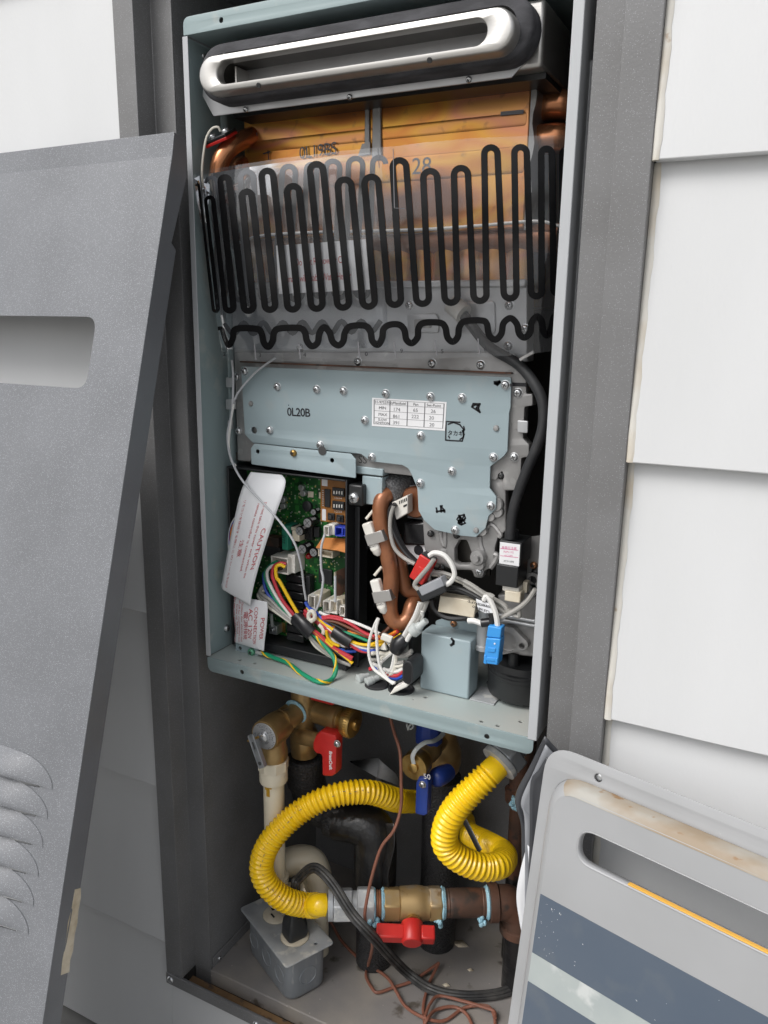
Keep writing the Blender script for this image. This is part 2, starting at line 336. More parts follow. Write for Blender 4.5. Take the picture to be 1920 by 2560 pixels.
def plate(name, m, parent, outer, holes, fmap, th, bevel=0, label=None):   # sheet with real holes; fmap(u, v, w) -> world, w towards the viewer
    cu = bpy.data.curves.new(name, 'CURVE'); cu.dimensions = '2D'; cu.fill_mode = 'BOTH'; cu.extrude = th/2-bevel; cu.bevel_depth = bevel; cu.bevel_resolution = 1
    if bevel: cu.offset = -bevel
    for poly in [outer]+list(holes):
        sp = cu.splines.new('POLY'); sp.points.add(len(poly)-1); sp.use_cyclic_u = True
        for i, (u, v) in enumerate(poly): sp.points[i].co = (u, v, 0, 1)
    ob = bpy.data.objects.new('tmp', cu); me = bpy.data.meshes.new_from_object(ob); bpy.data.objects.remove(ob); bpy.data.curves.remove(cu)
    base = wloc(parent) if parent else Vector()
    for v in me.vertices: v.co = fmap(v.co.x, v.co.y, v.co.z)-base
    bm = bmesh.new(); bm.from_mesh(me); bmesh.ops.remove_doubles(bm, verts=bm.verts, dist=1e-6); bmesh.ops.recalc_face_normals(bm, faces=bm.faces); bm.to_mesh(me); bm.free()
    smooth(me, 35); me.materials.clear(); me.materials.append(M(m)); me.name = name
    return link(name, me, None, parent, label)
def yplane(y): return lambda u, v, w: Vector((u, y-w, v))
TXT = {}
def text(s, m, parent, fmap, size=1.0, align='LEFT', name='lettering', ext=0, space=1.0, bold=0, yoff=0):   # fmap(u, v) -> world
    cu = bpy.data.curves.new('txt', 'FONT'); cu.body = s; cu.size = size; cu.align_x = align; cu.space_character = space; cu.resolution_u = 3
    cu.offset = bold
    ob = bpy.data.objects.new('tmp', cu); me = bpy.data.meshes.new_from_object(ob); bpy.data.objects.remove(ob); bpy.data.curves.remove(cu)
    base = wloc(parent)
    for v in me.vertices: v.co = fmap(v.co.x, v.co.y+yoff)-base
    me.materials.clear(); me.materials.append(M(m)); me.name = name
    return link(name, me, None, parent)
def strokes(lines, r, m, parent, fmap, name='lettering'):   # pen marks drawn as flat ribbons: lines of (u, v); fmap(u, v) -> world
    b = MB()
    for ln in lines:
        P = [Vector(p) for p in ln]
        for i in range(len(P)-1):
            d = (P[i+1]-P[i]); L = d.length
            if L < 1e-7: continue
            d /= L; q = Vector((-d.y, d.x))*r; e = d*r*.7
            b.add([fmap(*(P[i]-e+q)), fmap(*(P[i]-e-q)), fmap(*(P[i+1]+e-q)), fmap(*(P[i+1]+e+q))], [(0, 1, 2, 3)])
    return b.build(name, m, parent)
def thing(name, label, cat, loc, group=None):
    o = bpy.data.objects.new(name, None); COL.objects.link(o); o.location = loc; o.empty_display_size = .03
    o['label'] = label; o['category'] = cat
    if group: o['group'] = group
    return o
def tag(o, label, cat, group=None):
    o['label'] = label; o['category'] = cat
    if group: o['group'] = group
    return o
# a pan-head cross screw, shared mesh, axis towards -y
def screw_mesh(r, m, washer=False, dome=.45):
    b = MB(); pr = [(r*1.12, 0), (r*1.12, r*.10)] if washer else [(r, 0)]
    pr += [(r, r*.12), (r*.98, r*.45), (r*.86, r*(.45+dome*.5)), (r*.55, r*(.45+dome*.85)), (r*.2, r*(.45+dome*.95))]
    b.lathe((0, 0, 0), (0, -1, 0), pr, 14)
    h = -r*(.45+dome*.9)
    for a in (.4, .4+pi/2):
        c, s_ = cos(a), sin(a)
        b.obox((0, h, 0), (r*.52*c, 0, r*.52*s_), (0, r*.12, 0), (-r*.11*s_, 0, r*.11*c), 1)
    o = b.build('screw', [m, 'zinc_dark']); me = o.data; bpy.data.objects.remove(o); return me
SCREW = {k: screw_mesh(*v) for k, v in dict(zinc=(.0039, 'zinc', True), small=(.0026, 'zinc'), big=(.0055, 'zinc'), copper=(.0036, 'screw_copper'), green=(.0045, 'screw_green'), brassy=(.0036, 'brass_bright'), black=(.0034, 'black_gloss')).items()}
def screw(kind, p, parent, rot=0, axis=None):
    o = link('screw', SCREW[kind], None, parent, loc=Vector(p))
    if axis is not None: o.rotation_euler = Vector((0, -1, 0)).rotation_difference(Vector(axis)).to_euler()
    else: o.rotation_euler = (0, rot, 0)
    return o
def wire(pts, r, m, parent, name='wire', n=8, sub=6):
    return MB().tube([S(*p) if len(p) == 3 else p[0] for p in pts], r*.88, n, sub).build(name, m, parent)

# ------------------------------------------------------------------ ground and house wall
g = MB().grid(lambda a, b: Vector((-40+80*a, -40+40.2*b, 0)), 8, 4).build('ground', 'concrete'); g['kind'] = 'structure'
wall = thing('house_wall', 'white lap siding wall of the house around the grey cabinet', 'wall', (-.36, .02, 0))
EXPO, ZB = .2155, .8507
YB, YT = .0005, .0125
def board(x0, x1, zb, lo, hi):
    b = MB(); fy = lambda z: YB+(YT-YB)*(z-zb)/EXPO
    top = min(hi, zb+EXPO+.016); bot = max(lo, zb)
    nx = 24; rows = []
    for i in range(nx+1):
        x = x0+(x1-x0)*i/nx; w = .0003*sin(x*31+zb*17)
        rows.append([Vector((x, fy(bot)+w, bot+w*.8)), Vector((x, fy(top), top)), Vector((x, fy(top)+.002, top)), Vector((x, fy(bot)+.0108, bot))])
    b.rings(rows); b.build('siding_board', 'siding', wall, bevel=.0012)
for k in range(-4, 5):
    zb = ZB+EXPO*k
    board(-2.6, -.6118, zb, .015, 9); board(-.1083, 1.9, zb, .015, 9)
    if k == -4: board(-.6116, -.1085, zb, .015, .1455)
    if k == 2: board(-.6116, -.1085, zb, 1.297, 9)
    if k > 2: board(-.6116, -.1085, zb, 0, 9)
MB().box(-2.6, -.590, .0145, .03, .01, 1.95).box(-.132, 1.9, .0145, .03, .01, 1.95).box(-.589, -.133, .0145, .03, .01, .142).box(-.589, -.133, .0145, .03, 1.30, 1.95).build('sheathing', 'wood_and_shade', wall)
for k in range(-4, 3):
    zb = ZB+EXPO*k; lo, hi = max(zb, .15), min(zb+EXPO, 1.296); cb = MB(); rows = []
    for i in range(31):
        z = lo+(hi-lo)*i/30; y = YB+(YT-YB)*(z-zb)/EXPO; w = .0005*sin(z*140)+.0003*sin(z*310); yo = max(y, .0015)
        rows.append([Vector((-.1094, yo+.004, z)), Vector((-.1093, yo-.0004, z)), Vector((-.1075, y-.0010, z)), Vector((-.1056+w, y-.0009, z)), Vector((-.1040+w, y-.0002, z)), Vector((-.1040+w, y+.003, z))])
    cb.rings(rows).build('caulk_bead', 'caulk', wall, ang=60)

# ------------------------------------------------------------------ recessed cabinet
XA, XB, XC, YL, YK = -.611, -.586, -.561, .024, .270
XD, XE, XF = -.162, -.136, -.1095
ZT, ZF = 1.268, .168
cab = thing('recess_cabinet', 'open dark grey metal recess cabinet sunk into the white siding', 'cabinet', (-.36, .02, .146))
def extr(prof, z0, z1): 
    n = len(prof); b = MB(); b.rings([[Vector((x, y, z0)) for x, y in prof], [Vector((x, y, z1)) for x, y in prof]]); return b
t = .0014
extr([(XA, .0125), (XA, 0), (XB, 0), (XB, YL), (XC, YL), (XC, YL+t), (XB-t, YL+t), (XB-t, t), (XA+t, t), (XA+t, .0125)], .1625, 1.297).build('side_frame', 'coat_grey', cab, bevel=.0009)
extr([(XF, .0125), (XF, 0), (XE, 0), (XE, YL), (XD, YL), (XD, YL+t), (XE+t, YL+t), (XE+t, t), (XF-t, t), (XF-t, .0125)], .1625, 1.297).build('side_frame', 'coat_grey', cab, bevel=.0009)
MB().box(XB+.0005, XE-.0005, .0006, .0020, 1.272, 1.297).box(XB+.0005, XE-.0005, .0020, YL+.001, 1.272, 1.2735).build('head_frame', 'coat_grey', cab)
MB().box(XC-t, XC, YL+t+.0003, YK, ZF-.02, ZT).build('side_wall', 'coat_grey', cab)
MB().box(XD, XD+t, YL+t+.0003, YK, ZF-.02, ZT).build('side_wall', 'coat_grey', cab)
MB().box(XC-t, XD+t, YK+.0002, YK+.002, ZF-.02, ZT).build('back_wall', 'coat_grey', cab)
MB().box(XC-t, XD+t, YL+.002, YK, ZT+.0003, ZT+.002).build('ceiling_panel', 'coat_grey', cab)
fl = MB(); fl.box(XC+.0005, XD-.0005, YL, YK-.0005, ZF-.0014, ZF).box(XC+.0005, XD-.0005, YL-.0007, YL+.0007, .1475, ZF-.0007)
fl.build('floor_pan', 'floor_dirt', cab, bevel=.0012)
MB().box(XB-.001, XE+.001, YL+.0022, YL+.0034, .1440, .1640).build('sill_riser', 'coat_grey', cab)
for xx_ in (XC+.0012, XD-.0012): MB().box(xx_-.0006, xx_+.0006, YL+.004, YK-.001, ZF+.0003, ZF+.0145).build('floor_hem', 'coat_grey', cab, bevel=.0005)
MB().box(XB-.003, XE+.003, .0035, YL-.001, .1455, .1470).build('sill_channel', 'ledge_rust', cab)
MB().box(XA-.0006, XF+.0006, -.0012, .0030, .1465, .1622).build('bottom_flange', 'coat_grey', cab, bevel=.001)
rv = MB().lathe((0, 0, 0), (0, -1, 0), [(.0048, 0), (.0048, .0006), (.0040, .0018), (.002, .0026)], 14).build('rivet', 'zinc'); rme = rv.data; bpy.data.objects.remove(rv)
for p in (S(426, 2449, -.0012), S(640, 2562, -.0012)): link('rivet', rme, None, cab, loc=p)
p = SX(655, 2178, XC+.0002); screw('zinc', p, cab, axis=(1, 0, 0)); p = SX(548, 2395, XC+.0019); screw('small', p, cab, axis=(1, 0, 0))
screw('small', SX(1510, 1800, XE) if False else Vector((XD-.0008, .06, .60)), cab, axis=(-1, 0, 0))

# ------------------------------------------------------------------ cabinet door leaning on the left
DO = Vector((-.5286, -.020, 1.097)); Dd = Vector((0, -.2767, -.961)).normalized(); Dn = Vector((0, Dd.z, -Dd.y))
def DM(u, v, w): return DO+Vector((u, 0, 0))+Dd*v+Dn*w
def DUV(px, py, w=0): p = SP(px, py, DO+Dn*w, Dn)-DO; return p.x, p.dot(Dd)
DL, DH = -.50, 1.128
door = thing('cabinet_door', 'grey speckled metal cabinet door with louvers, leaning on the siding', 'door', DM(DL/2, DH, -.01))
ur = DUV(234, 842)[0]; vt = DUV(100, 790)[1]; vb = DUV(100, 964)[1]
holes = [arcpoly([(-.42, vt), (ur, vt), (ur, vb), (-.42, vb)], .014, 6)]
tips = [DUV(*p, .006) for p in ((116.6, 1978), (105, 2052), (93.3, 2124), (81.6, 2197.7), (70, 2270.7), (56.4, 2343.5))]
for u, v in tips: holes.append([(-.43, v-.006), (u-.022, v-.006), (u-.012, v-.001), (u-.016, v+.0026), (u-.040, v+.0058), (-.43, v+.0058)])
plate('door_panel', 'door_paint', door, arcpoly([(DL, 0), (-.0006, 0), (-.0006, DH), (DL, DH)], 0), holes, lambda u, v, w: DM(u, v, w-.0008), .0014)
for u0, v0 in tips:
    def lf(a, b_, u0=u0, v0=v0):
        u = u0+(-.435-u0)*a; d = u0-u; k = min(1, d/.062); B = .0105*(k*k*(3-2*k)); k = min(1, d/.045); k = math.sqrt(max(0, 1-(1-k)**2)); top = .0005+.0225*k
        return DM(u, v0-top*(1-b_), .0004+B*(1-(1-b_)**1.6)*(1-.10*max(0, b_-.9)/.1))
    def lf2(a, b_): return lf(a**2.2, b_)
    MB().grid(lf2, 48, 14).build('louver', 'door_paint', door, ang=180)
ry = [(-.0200, 1.0975), (-.0160, 1.1180)]
tr = MB(); tr.add([(DO.x+DL, -.0199, 1.0960), (DO.x, -.0199, 1.0960), (DO.x, -.0165, 1.1180), (DO.x+DL, -.0165, 1.1180), (DO.x+DL, -.0185, 1.0972), (DO.x, -.0185, 1.0972), (DO.x, -.0150, 1.1170), (DO.x+DL, -.0150, 1.1170)],
       [(0, 1, 2, 3), (4, 7, 6, 5), (0, 4, 5, 1), (2, 6, 7, 3), (1, 5, 6, 2), (3, 7, 4, 0)])
tr.add([(DO.x+DL, -.0160, 1.1180), (DO.x, -.0160, 1.1180), (DO.x, -.0012, 1.1132), (DO.x+DL, -.0012, 1.1132), (DO.x+DL, -.0160, 1.1168), (DO.x, -.0160, 1.1168), (DO.x, -.0012, 1.1120), (DO.x+DL, -.0012, 1.1120)],
       [(0, 1, 2, 3), (4, 7, 6, 5), (0, 4, 5, 1), (2, 6, 7, 3), (1, 5, 6, 2), (3, 7, 4, 0)])
tr.build('top_rim', 'door_paint', door, bevel=.0006)
sr = [Vector((0, -.0205, 1.0975)), Vector((0, -.0165, 1.1178)), Vector((0, -.0012, 1.1130))]
q = DM(0, .0, -.0215); q.x = 0
sr += [Vector((0, -.0012, 1.083)), Vector((0, q.y-.0270, q.z-.07)), Vector((0, q.y-.0215, q.z-.076))]
e0 = DM(0, DH, -.0215); e1 = DM(0, DH, 0)
sr += [Vector((0, e0.y, e0.z)), Vector((0, e1.y, e1.z))]
b = MB(); b.rings([[v+Vector((DO.x-.0005, 0, 0)) for v in sr], [v+Vector((DO.x+.0008, 0, 0)) for v in sr]]); b.build('side_return', 'door_paint', door, bevel=.0004)
q0, q1 = DM(DL, 0, 0), DM(DL, DH, 0)
b = MB(); b.rings([[v+Vector((DO.x+DL-.0008, 0, 0)) for v in sr], [v+Vector((DO.x+DL+.0005, 0, 0)) for v in sr]]); b.build('side_return', 'door_paint', door)
MB().obox(DM(DL/2, DH-.0007, -.011), (-DL/2-.001, 0, 0), Dd*.0006, Dn*.010).build('bottom_return', 'door_paint', door)
tp = zm(0, 1700, 2.572, [(482, 1348), (520, 1338), (520, 1400), (505, 1480), (498, 1560), (480, 1640), (470, 1740), (452, 1800), (446, 1878), (393, 1898), (402, 1815), (414, 1730), (430, 1640), (440, 1560), (458, 1480), (470, 1420)])
xs = DO.x+.0011
tp3 = [SX(a, b_, xs+.0004*sin(i*2.1)) for i, (a, b_) in enumerate(tp)]
MB().slab(tp3, (1, 0, 0), .0009).build('foam_tape', 'foam_tape', door, label='torn strip of beige tape on the door edge')

# ------------------------------------------------------------------ heater front cover leaning on the right
_ya, _le = radians(-14.5), radians(8)
cex = Vector((cos(_ya), sin(_ya), 0)); cup = Vector((-sin(_ya)*sin(_le), cos(_ya)*sin(_le), cos(_le))); cn = cex.cross(cup); cn = -cn if cn.y > 0 else cn
CO = S(1355, 1960, -.024)
def CM(u, v, w): return CO+cex*u+cup*v+cn*w
def CUV(px, py, w=0): p = SP(px, py, CO+cn*w, cn)-CO; return p.dot(cex), p.dot(cup)
cz = lambda px, py, w=0: CUV(1240+px/2.44, 1840+py/2.44, w)
vtop = (cz(650, 165)[1]+cz(1200, 395)[1])/2
CWD = .356; vbot = -(CO.z-.012)/cup.z
cover = thing('heater_cover', 'light grey water heater front cover with dark blue stripes, leaning beside the cabinet', 'cover', CM(CWD/2, vbot, 0))
H = .013
ui = cz(335, 420)[0]; vi = (cz(600, 300)[1]+cz(1200, 555)[1])/2
outer = arcpoly([(0, vbot), (CWD, vbot), (CWD, vtop), (0, vtop)], [.012, .012, .026, .026], 8)
rin = lambda d: arcpoly([(ui+d, vbot+.02+d), (CWD-ui-d, vbot+.02+d), (CWD-ui-d, vi-d), (ui+d, vi-d)], [.02, .02, .03-d*.8, .03-d*.8], 8)
mh = [cz(625, 255)]
plate('cover_flange', 'cover_white', cover, outer, [rin(.0), circ(mh[0][0], mh[0][1], .0035, 12)], lambda u, v, w: CM(u, v, w), .0014, .0005)
mhp = CM(mh[0][0], mh[0][1], -.002); MB().lathe(mhp, cn, [(.0037, -.004), (.0030, 0), (.0016, .0006)], 12).build('screw', 'zinc', cover)
prof = [(0, 0), (.0006, .0035), (.0020, .0080), (.0050, .0115), (.0085, H)]
L_ = MB(); L_.rings([[CM(u, v, w) for u, v in rin(d)] for d, w in prof], False, False)
L_.build('cover_step', 'cover_white', cover, ang=60)
R0 = rin(0); nn = len(R0); i0 = 18
L_ = MB(); L_.rings([[CM(u+(cos(u*90)*.0004), v-(.0012 if j_ == 4 else 0)*(.6+.5*sin(u*170)+.4*sin(u*61)), w+.0004) for u, v in rin(d)[nn//2:nn-5]] for j_, (d, w) in enumerate(prof)], False, False, loop=False)
L_.build('dirt_layer', 'cover_dirt', cover, ang=60, label='brown dirt lying on the upper step of the cover')
sl = cz(488, 690, H); slt = (cz(700, 640, H)[1]+cz(1400, 965, H)[1])/2; slb = (cz(700, 865, H)[1]+cz(1400, 1225, H)[1])/2
SLR = (slt-slb)/2; slot = arcpoly([(sl[0], slb), (CWD-.052, slb), (CWD-.052, slt), (sl[0], slt)], SLR*.98, 10)
plate('cover_front', 'cover_white', cover, rin(.0085), [slot], lambda u, v, w: CM(u, v, H+w-.0006), .0012)
def off(poly, d):
    cu_, cv_ = (sl[0]+CWD-.052)/2, (slb+slt)/2; out = []
    for u, v in poly:
        hl = (CWD-.052-sl[0])/2-SLR; x = max(-hl, min(hl, u-cu_)); dx, dv = u-cu_-x, v-cv_; l = math.hypot(dx, dv) or 1
        out.append((u+dx/l*d, v+dv/l*d))
    return out
L_ = MB(); L_.rings([[CM(u, v, w) for u, v in off(slot, d)] for d, w in ((0, H+.0003), (-.0012, H-.0012), (-.0014, H-.007))], False, False); L_.build('slot_rim', 'cover_white', cover, solid=.0008)
oa = cz(800, 920, H)[0]
MB().obox(CM((oa+CWD-.075)/2, slb+.0022, H-.002), cex*((CWD-.075-oa)/2), cup*.0005, cn*.0022).build('slot_edge_strip', 'orange_edge', cover, bevel=.0004, label='orange strip along the slot edge')
s1t = (cz(500, 1085, H)[1]+cz(1200, 1465, H)[1])/2; s1b = cz(500, 1485, H)[1]; s2t = cz(400, 1620, H)[1]
ul = ui+.0085
for nm, a, c_, mm in (('stripe', s1t, s1b, 'stripe_blue'), ('stripe', s1b, s2t, 'stripe_pale'), ('stripe', s2t, s2t-.11, 'stripe_blue')):
    MB().obox(CM((ul+CWD-ul)/2, (a+c_)/2, H+.0003), cex*((CWD-2*ul)/2), cup*((a-c_)/2-.00005), cn*.0002).build(nm, mm, cover)

# ------------------------------------------------------------------ booklets tucked behind the cover
def sheet(name, edge, dx, dy, m, lab, cat, dz=0, grp=None):
    E_ = catmull([S(*e) for e in edge], 8); n = len(E_)-1
    def fn(a, b_):
        i = min(int(a*n), n-1); p = E_[i].lerp(E_[i+1], a*n-i); return p+Vector((dx*b_, dy*b_+.002*sin(b_*3), -dx*1.2*b_))
    o = MB().grid(fn, n, 6).build(name, m, None, solid=.0012, loc=S(*edge[-1])); tag(o, lab, cat, grp); return o
sheet('booklet', [(1362, 1840, -.004), (1325, 1915, -.004), (1288, 1992, -.004), (1302, 2060, -.004), (1304, 2130, -.004), (1306, 2290, -.004)], .022, .006, 'booklet', 'dark booklet cover standing nearest the insulated pipes behind the heater cover', 'booklet')
sheet('booklet', [(1364, 1862, -.009), (1334, 1930, -.009), (1303, 2003, -.009), (1312, 2060, -.009), (1312, 2300, -.009)], .018, .004, 'paper_grey', 'thin booklet with grey pages sandwiched between darker booklets', 'booklet')
sheet('booklet', [(1366, 1893, -.013), (1346, 1925, -.013), (1326, 1962, -.013), (1324, 2100, -.013), (1318, 2300, -.013)], .016, .002, 'booklet', 'dark booklet lying directly against the heater cover edge', 'booklet')
sheet('paper_sheet', [(1318, 2110, -.008), (1300, 2180, -.009), (1291, 2240, -.009), (1298, 2300, -.010), (1305, 2335, -.010)], .03, .002, 'paper', 'curled white paper sheet below the booklets behind the heater cover', 'paper')

scf = MB(); rr_s = random.Random(11)
for k in range(34):
    u_ = ul+.003+abs(rr_s.gauss(0, .010)); v_ = s1t-.004-rr_s.random()*(s1t-s1b-.008); a_ = rr_s.random()*pi; l_ = rr_s.uniform(.00015, .0009)*rr_s.random(); w_ = rr_s.uniform(.00010, .00028)
    if rr_s.random() < .25: u_ = ul+rr_s.random()*.2
    scf.obox(CM(u_, v_, H+.00055), (cex*cos(a_)+cup*sin(a_))*l_, (cup*cos(a_)-cex*sin(a_))*w_, cn*.00003)
scf.build('paint_scuffs', 'label', cover, kind='stuff')

# ------------------------------------------------------------------ tankless water heater: casing
YH, XHL, XHR, ZHF, ZHT = .020, -.5434, -.1693, .5903, 1.2239
wh = thing('water_heater', 'tankless water heater with its front cover removed, wiring and circuit board exposed', 'water heater', (-.357, .11, .5735))
fl_ = arcpoly([(XHL, .5738), (-.1722, .5738), (-.1722, ZHF), (XHL, ZHF)], [.012, .011, .001, .001], 6)
hs = [circ(S(605.6, 1680, YH).x, S(605.6, 1680, YH).z, .0026, 12), circ(S(1217.5, 1841, YH).x, S(1217.5, 1841, YH).z, .0026, 12)]
plate('tray_flange', 'case_blue', wh, fl_, hs, yplane(YH), .0012, .0003)
tp_ = [(600, 1650), (637, 1658), (1064, 1743), (1204, 1803), (1245, 1814), (1302, 1804), (1033, 1748)]
hf = [circ(SZ(a, b_, ZHF).x, SZ(a, b_, ZHF).y, .0023 if i < 6 else .0012, 10) for i, (a, b_) in enumerate(tp_)]
plate('tray_floor', 'case_floor', wh, [(XHL+.0005, YH+.0002), (-.1722, YH+.0002), (-.1722, .205), (XHL+.0005, .205)], hf, lambda u, v, w: Vector((u, v, ZHF-.0008+w)), .0014)
tt = arcpoly([(XHL, 1.2086), (-.170, 1.2086), (-.170, ZHT), (XHL, ZHT)], [.001, .001, .016, .016], 6)
hp = S(553.7, 50.6, YH)
plate('top_flange', 'case_blue', wh, tt, [circ(hp.x, hp.z, .0024, 12)], yplane(YH), .0012, .0003)
MB().box(XHL+.003, -.172, YH+.0008, .205, 1.2088, 1.2100).build('top_panel', 'case_blue', wh)
MB().box(XHL-.0012, XHL, YH, .205, .5920, 1.2078).box(XHL-.0012, XHL+.0050, YH-.0012, YH-.0001, .5920, 1.2078).build('side_panel', 'case_grey', wh, bevel=.0007)
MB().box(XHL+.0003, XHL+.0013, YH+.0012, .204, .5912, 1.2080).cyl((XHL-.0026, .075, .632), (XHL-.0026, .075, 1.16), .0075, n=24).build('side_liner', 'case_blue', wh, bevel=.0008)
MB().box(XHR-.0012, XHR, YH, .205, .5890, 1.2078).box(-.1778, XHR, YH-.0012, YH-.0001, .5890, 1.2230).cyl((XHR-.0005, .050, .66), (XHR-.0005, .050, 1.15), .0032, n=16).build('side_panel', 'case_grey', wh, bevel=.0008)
MB().box(XHR-.0030, XHR-.0015, YH+.0012, .203, .5912, 1.2076).build('side_liner', 'wood_and_shade', wh)  # right liner coloured black to paint in the shade inside the casing
MB().box(XHL+.0015, XHR-.0035, .2055, .2065, .575, 1.222).build('back_panel', 'wood_and_shade', wh)  # back coloured black, standing in for shade behind the internals
screw('zinc', S(545, 1605, .02) if False else Vector((XHL+.0014, .052, .613)), wh, axis=(1, 0, 0)); screw('small', SX(508, 141, XHL+.0014), wh, axis=(1, 0, 0))
for p in ((697, 1622), (855, 1664)): screw('small', SZ(*p, ZHF+.004), wh)

# ------------------------------------------------------------------ exhaust
def stad(hl, r, y, cx=-.3640, cz_=1.1660, n=14):
    out = []
    for k in range(n+1): a = -pi/2+pi*k/n; out.append(Vector((cx+hl+r*cos(a), y, cz_+r*sin(a))))
    for k in range(n+1): a = pi/2+pi*k/n; out.append(Vector((cx-hl+r*cos(a), y, cz_+r*sin(a))))
    return out
nz_ = MB(); nz_.rings([stad(a, r, y) for a, r, y in ((.1175, .0094, .010), (.1175, .0094, .0025), (.1177, .0096, .0008), (.1181, .0100, 0), (.1316, .0138, 0), (.1323, .0146, .0007), (.1327, .0152, .0024), (.1328, .0158, .010), (.1328, .0160, .032))], False, False)
noz = nz_.build('exhaust_nozzle', 'stainless', wh, ang=50)
dk = MB(); dk.rings([stad(.1178, .0095, .009), stad(.1178, .0110, .075)], False, True); dk.build('duct_bore', 'dark_metal', noz)  # bore metal coloured dark to stand in for shade inside the nozzle
MB().box(-.482, -.4805, .015, .060, 1.1575, 1.1745).build('baffle', 'stainless', noz)
for p in ((647.7, 208), (1075, 145)): MB().lathe(Vector((S(*p, .001).x, .0004, 1.1660-.0146)), Vector((0, -.80, -.60)), [(.0023, 0), (.0021, .0006)], 14).build('drain_hole', 'zinc_dark', noz)
gk = MB(); gk.rings([stad(a, r, y, cz_=1.1712) for a, r, y in ((.131, .0150, .0135), (.1335, .0222, .0145), (.1345, .0240, .0165), (.1345, .0245, .0335))], False, False); gk.build('gasket', 'gasket', wh, ang=60)
vp_ = arcpoly([(-.5353, 1.1600), (-.5229, 1.1412), (-.2275, 1.1412), (-.2150, 1.1530), (-.2165, 1.1860), (-.2340, 1.1985), (-.5050, 1.2015), (-.5310, 1.1860)], [.004, .003, .003, .003, .01, .01, .012, .014])
plate('vent_plate', 'aluminium', wh, vp_, [], yplane(.0345), .0016, .0005)
MB().box(-.500, -.2045, .0365, .115, 1.1470, 1.1950).build('vent_duct', 'stainless', wh, bevel=.003)
MB().box(-.512, -.205, .050, .118, 1.1422, 1.1466).build('duct_gap_shade', 'black_plastic', wh)  # black strip added as painted shade in the gap under the duct
for p in ((614.5, 270.5), (874.5, 239), (1172.6, 194.7)): screw('small', S(*p, .0335)+Vector((0, 0, -.001)), wh, axis=(0, -.8, -.6))
MB().obox(S(1358, 183, .06), (.0035, 0, 0), (0, .003, 0), (0, 0, .0035)).build('clip', 'zinc', wh, bevel=.001)

# ------------------------------------------------------------------ heat exchanger
YX = .078
x0, x1 = S(609, 330, YX).x, S(1329, 217, YX).x; zt_ = S(900, 262, YX).z; zb_ = S(1050, 582, YX).z
hx = MB().box(x0, x1, YX, .185, zb_, zt_).build('heat_exchanger', 'copper_oxide', wh, bevel=.0016)
for za_, zb__ in ((335, 366), (410, 470)):
    plate('pressed_band', 'copper_oxide', hx, arcpoly([(x0+.003, S(800, zb__, YX).z), (x1-.003, S(800, zb__, YX).z), (x1-.003, S(800, za_, YX).z), (x0+.003, S(800, za_, YX).z)], .003), [], yplane(YX+.0001), .0011, .0005)
def hxm(px, py, d=.0004): return S(px, py, YX-d)
for a, b_, c_, d_ in ((912, 922, 262, 385), (931, 951, 252, 400)):
    q = [hxm(a, c_, .0026), hxm(b_, c_-2, .0026), hxm(b_+2, d_, .0026), hxm(a-2, d_, .0026)]
    MB().slab(q, (0, -1, 0), .003).build('seam_strip', 'diecast', hx, bevel=.0008)
MB().slab([hxm(905, 360, .0028), hxm(925, 355, .0028), hxm(924, 385, .0028), hxm(895, 390, .0028)], (0, -1, 0), .001).build('seam_strip', 'diecast', hx)
def lin(p0, p1, y, up=None):        # text frame on a y plane: baseline p0 -> p1 in surveyed points, unit length = |p1-p0|
    a, c_ = S(*p0, y), S(*p1, y); ex_ = (c_-a); L_ = ex_.length; ex_ /= L_; ey = Vector((-ex_.z, 0, ex_.x)) if up is None else Vector(up)
    return (lambda u, v: a+ex_*u+ey*v), L_
fm, L_ = lin((748, 398), (843, 384), YX-.0022); text('0L19BS', 'ink_grey', hx, fm, size=.0155, space=.9)
fm, L_ = lin((1028, 436), (1060, 434), YX-.0008); text('28', 'ink_grey', hx, fm, size=.020)
for ln in ([(610, 340), (643, 337)], [(1256, 285), (1307, 280)]): strokes([[(hxm(*p).x, hxm(*p).z) for p in ln]], .0016, 'ink_grey', hx, lambda u, v: Vector((u, YX-.0019, v)), 'marker_line')
strokes([[(hxm(*p).x, hxm(*p).z) for p in [(660, 385), (677, 380)]], [(hxm(*p).x, hxm(*p).z) for p in [(672, 378), (674, 400)]]], .0006, 'ink_black', hx, lambda u, v: Vector((u, YX-.0019, v)), 'marker_line')
se = MB(); rows = []
for i in range(16):
    z = zt_-.001+(zb_-zt_)*i/15; w = .004+.0015*sin(i*1.3); rows.append([Vector((x1+.0002, YX-.001, z)), Vector((x1+w, YX-.0015, z)), Vector((x1+w+.001, YX+.05, z)), Vector((x1+.0002, YX+.05, z))])
se.rings(rows).build('end_plate', 'diecast', wh)
for (a, b_, yy), rr in (((1345, 268, .105), .0122), ((1335, 352, .098), .0125)):
    p = S(a, b_, yy); MB().tube([p+Vector((-.012, 0, 0)), p, p+Vector((.020, 0, 0)), p+Vector((.034, .012, -.002)), p+Vector((.037, .035, -.004))], rr, 20, 6).build('copper_tube', 'copper_new', wh)
    MB().lathe(p+Vector((-.010, 0, 0)), (1, 0, 0), [(.0165, 0), (.015, .004), (.0128, .0065)], 18).build('braze_ring', 'diecast', wh)
MB().tube([S(650, 332, .095), S(612, 348, .068), S(580, 366, .052), S(555, 396, .044), S(546, 440, .043), S(552, 520, .044), S(566, 640, .046)], .0088, 20, 8).build('copper_tube', 'copper_new', wh)
MB().tube([S(645, 405, .100), S(612, 412, .082), S(592, 425, .072), S(590, 480, .070)], .0088, 16, 6).build('copper_tube', 'copper_new', wh)
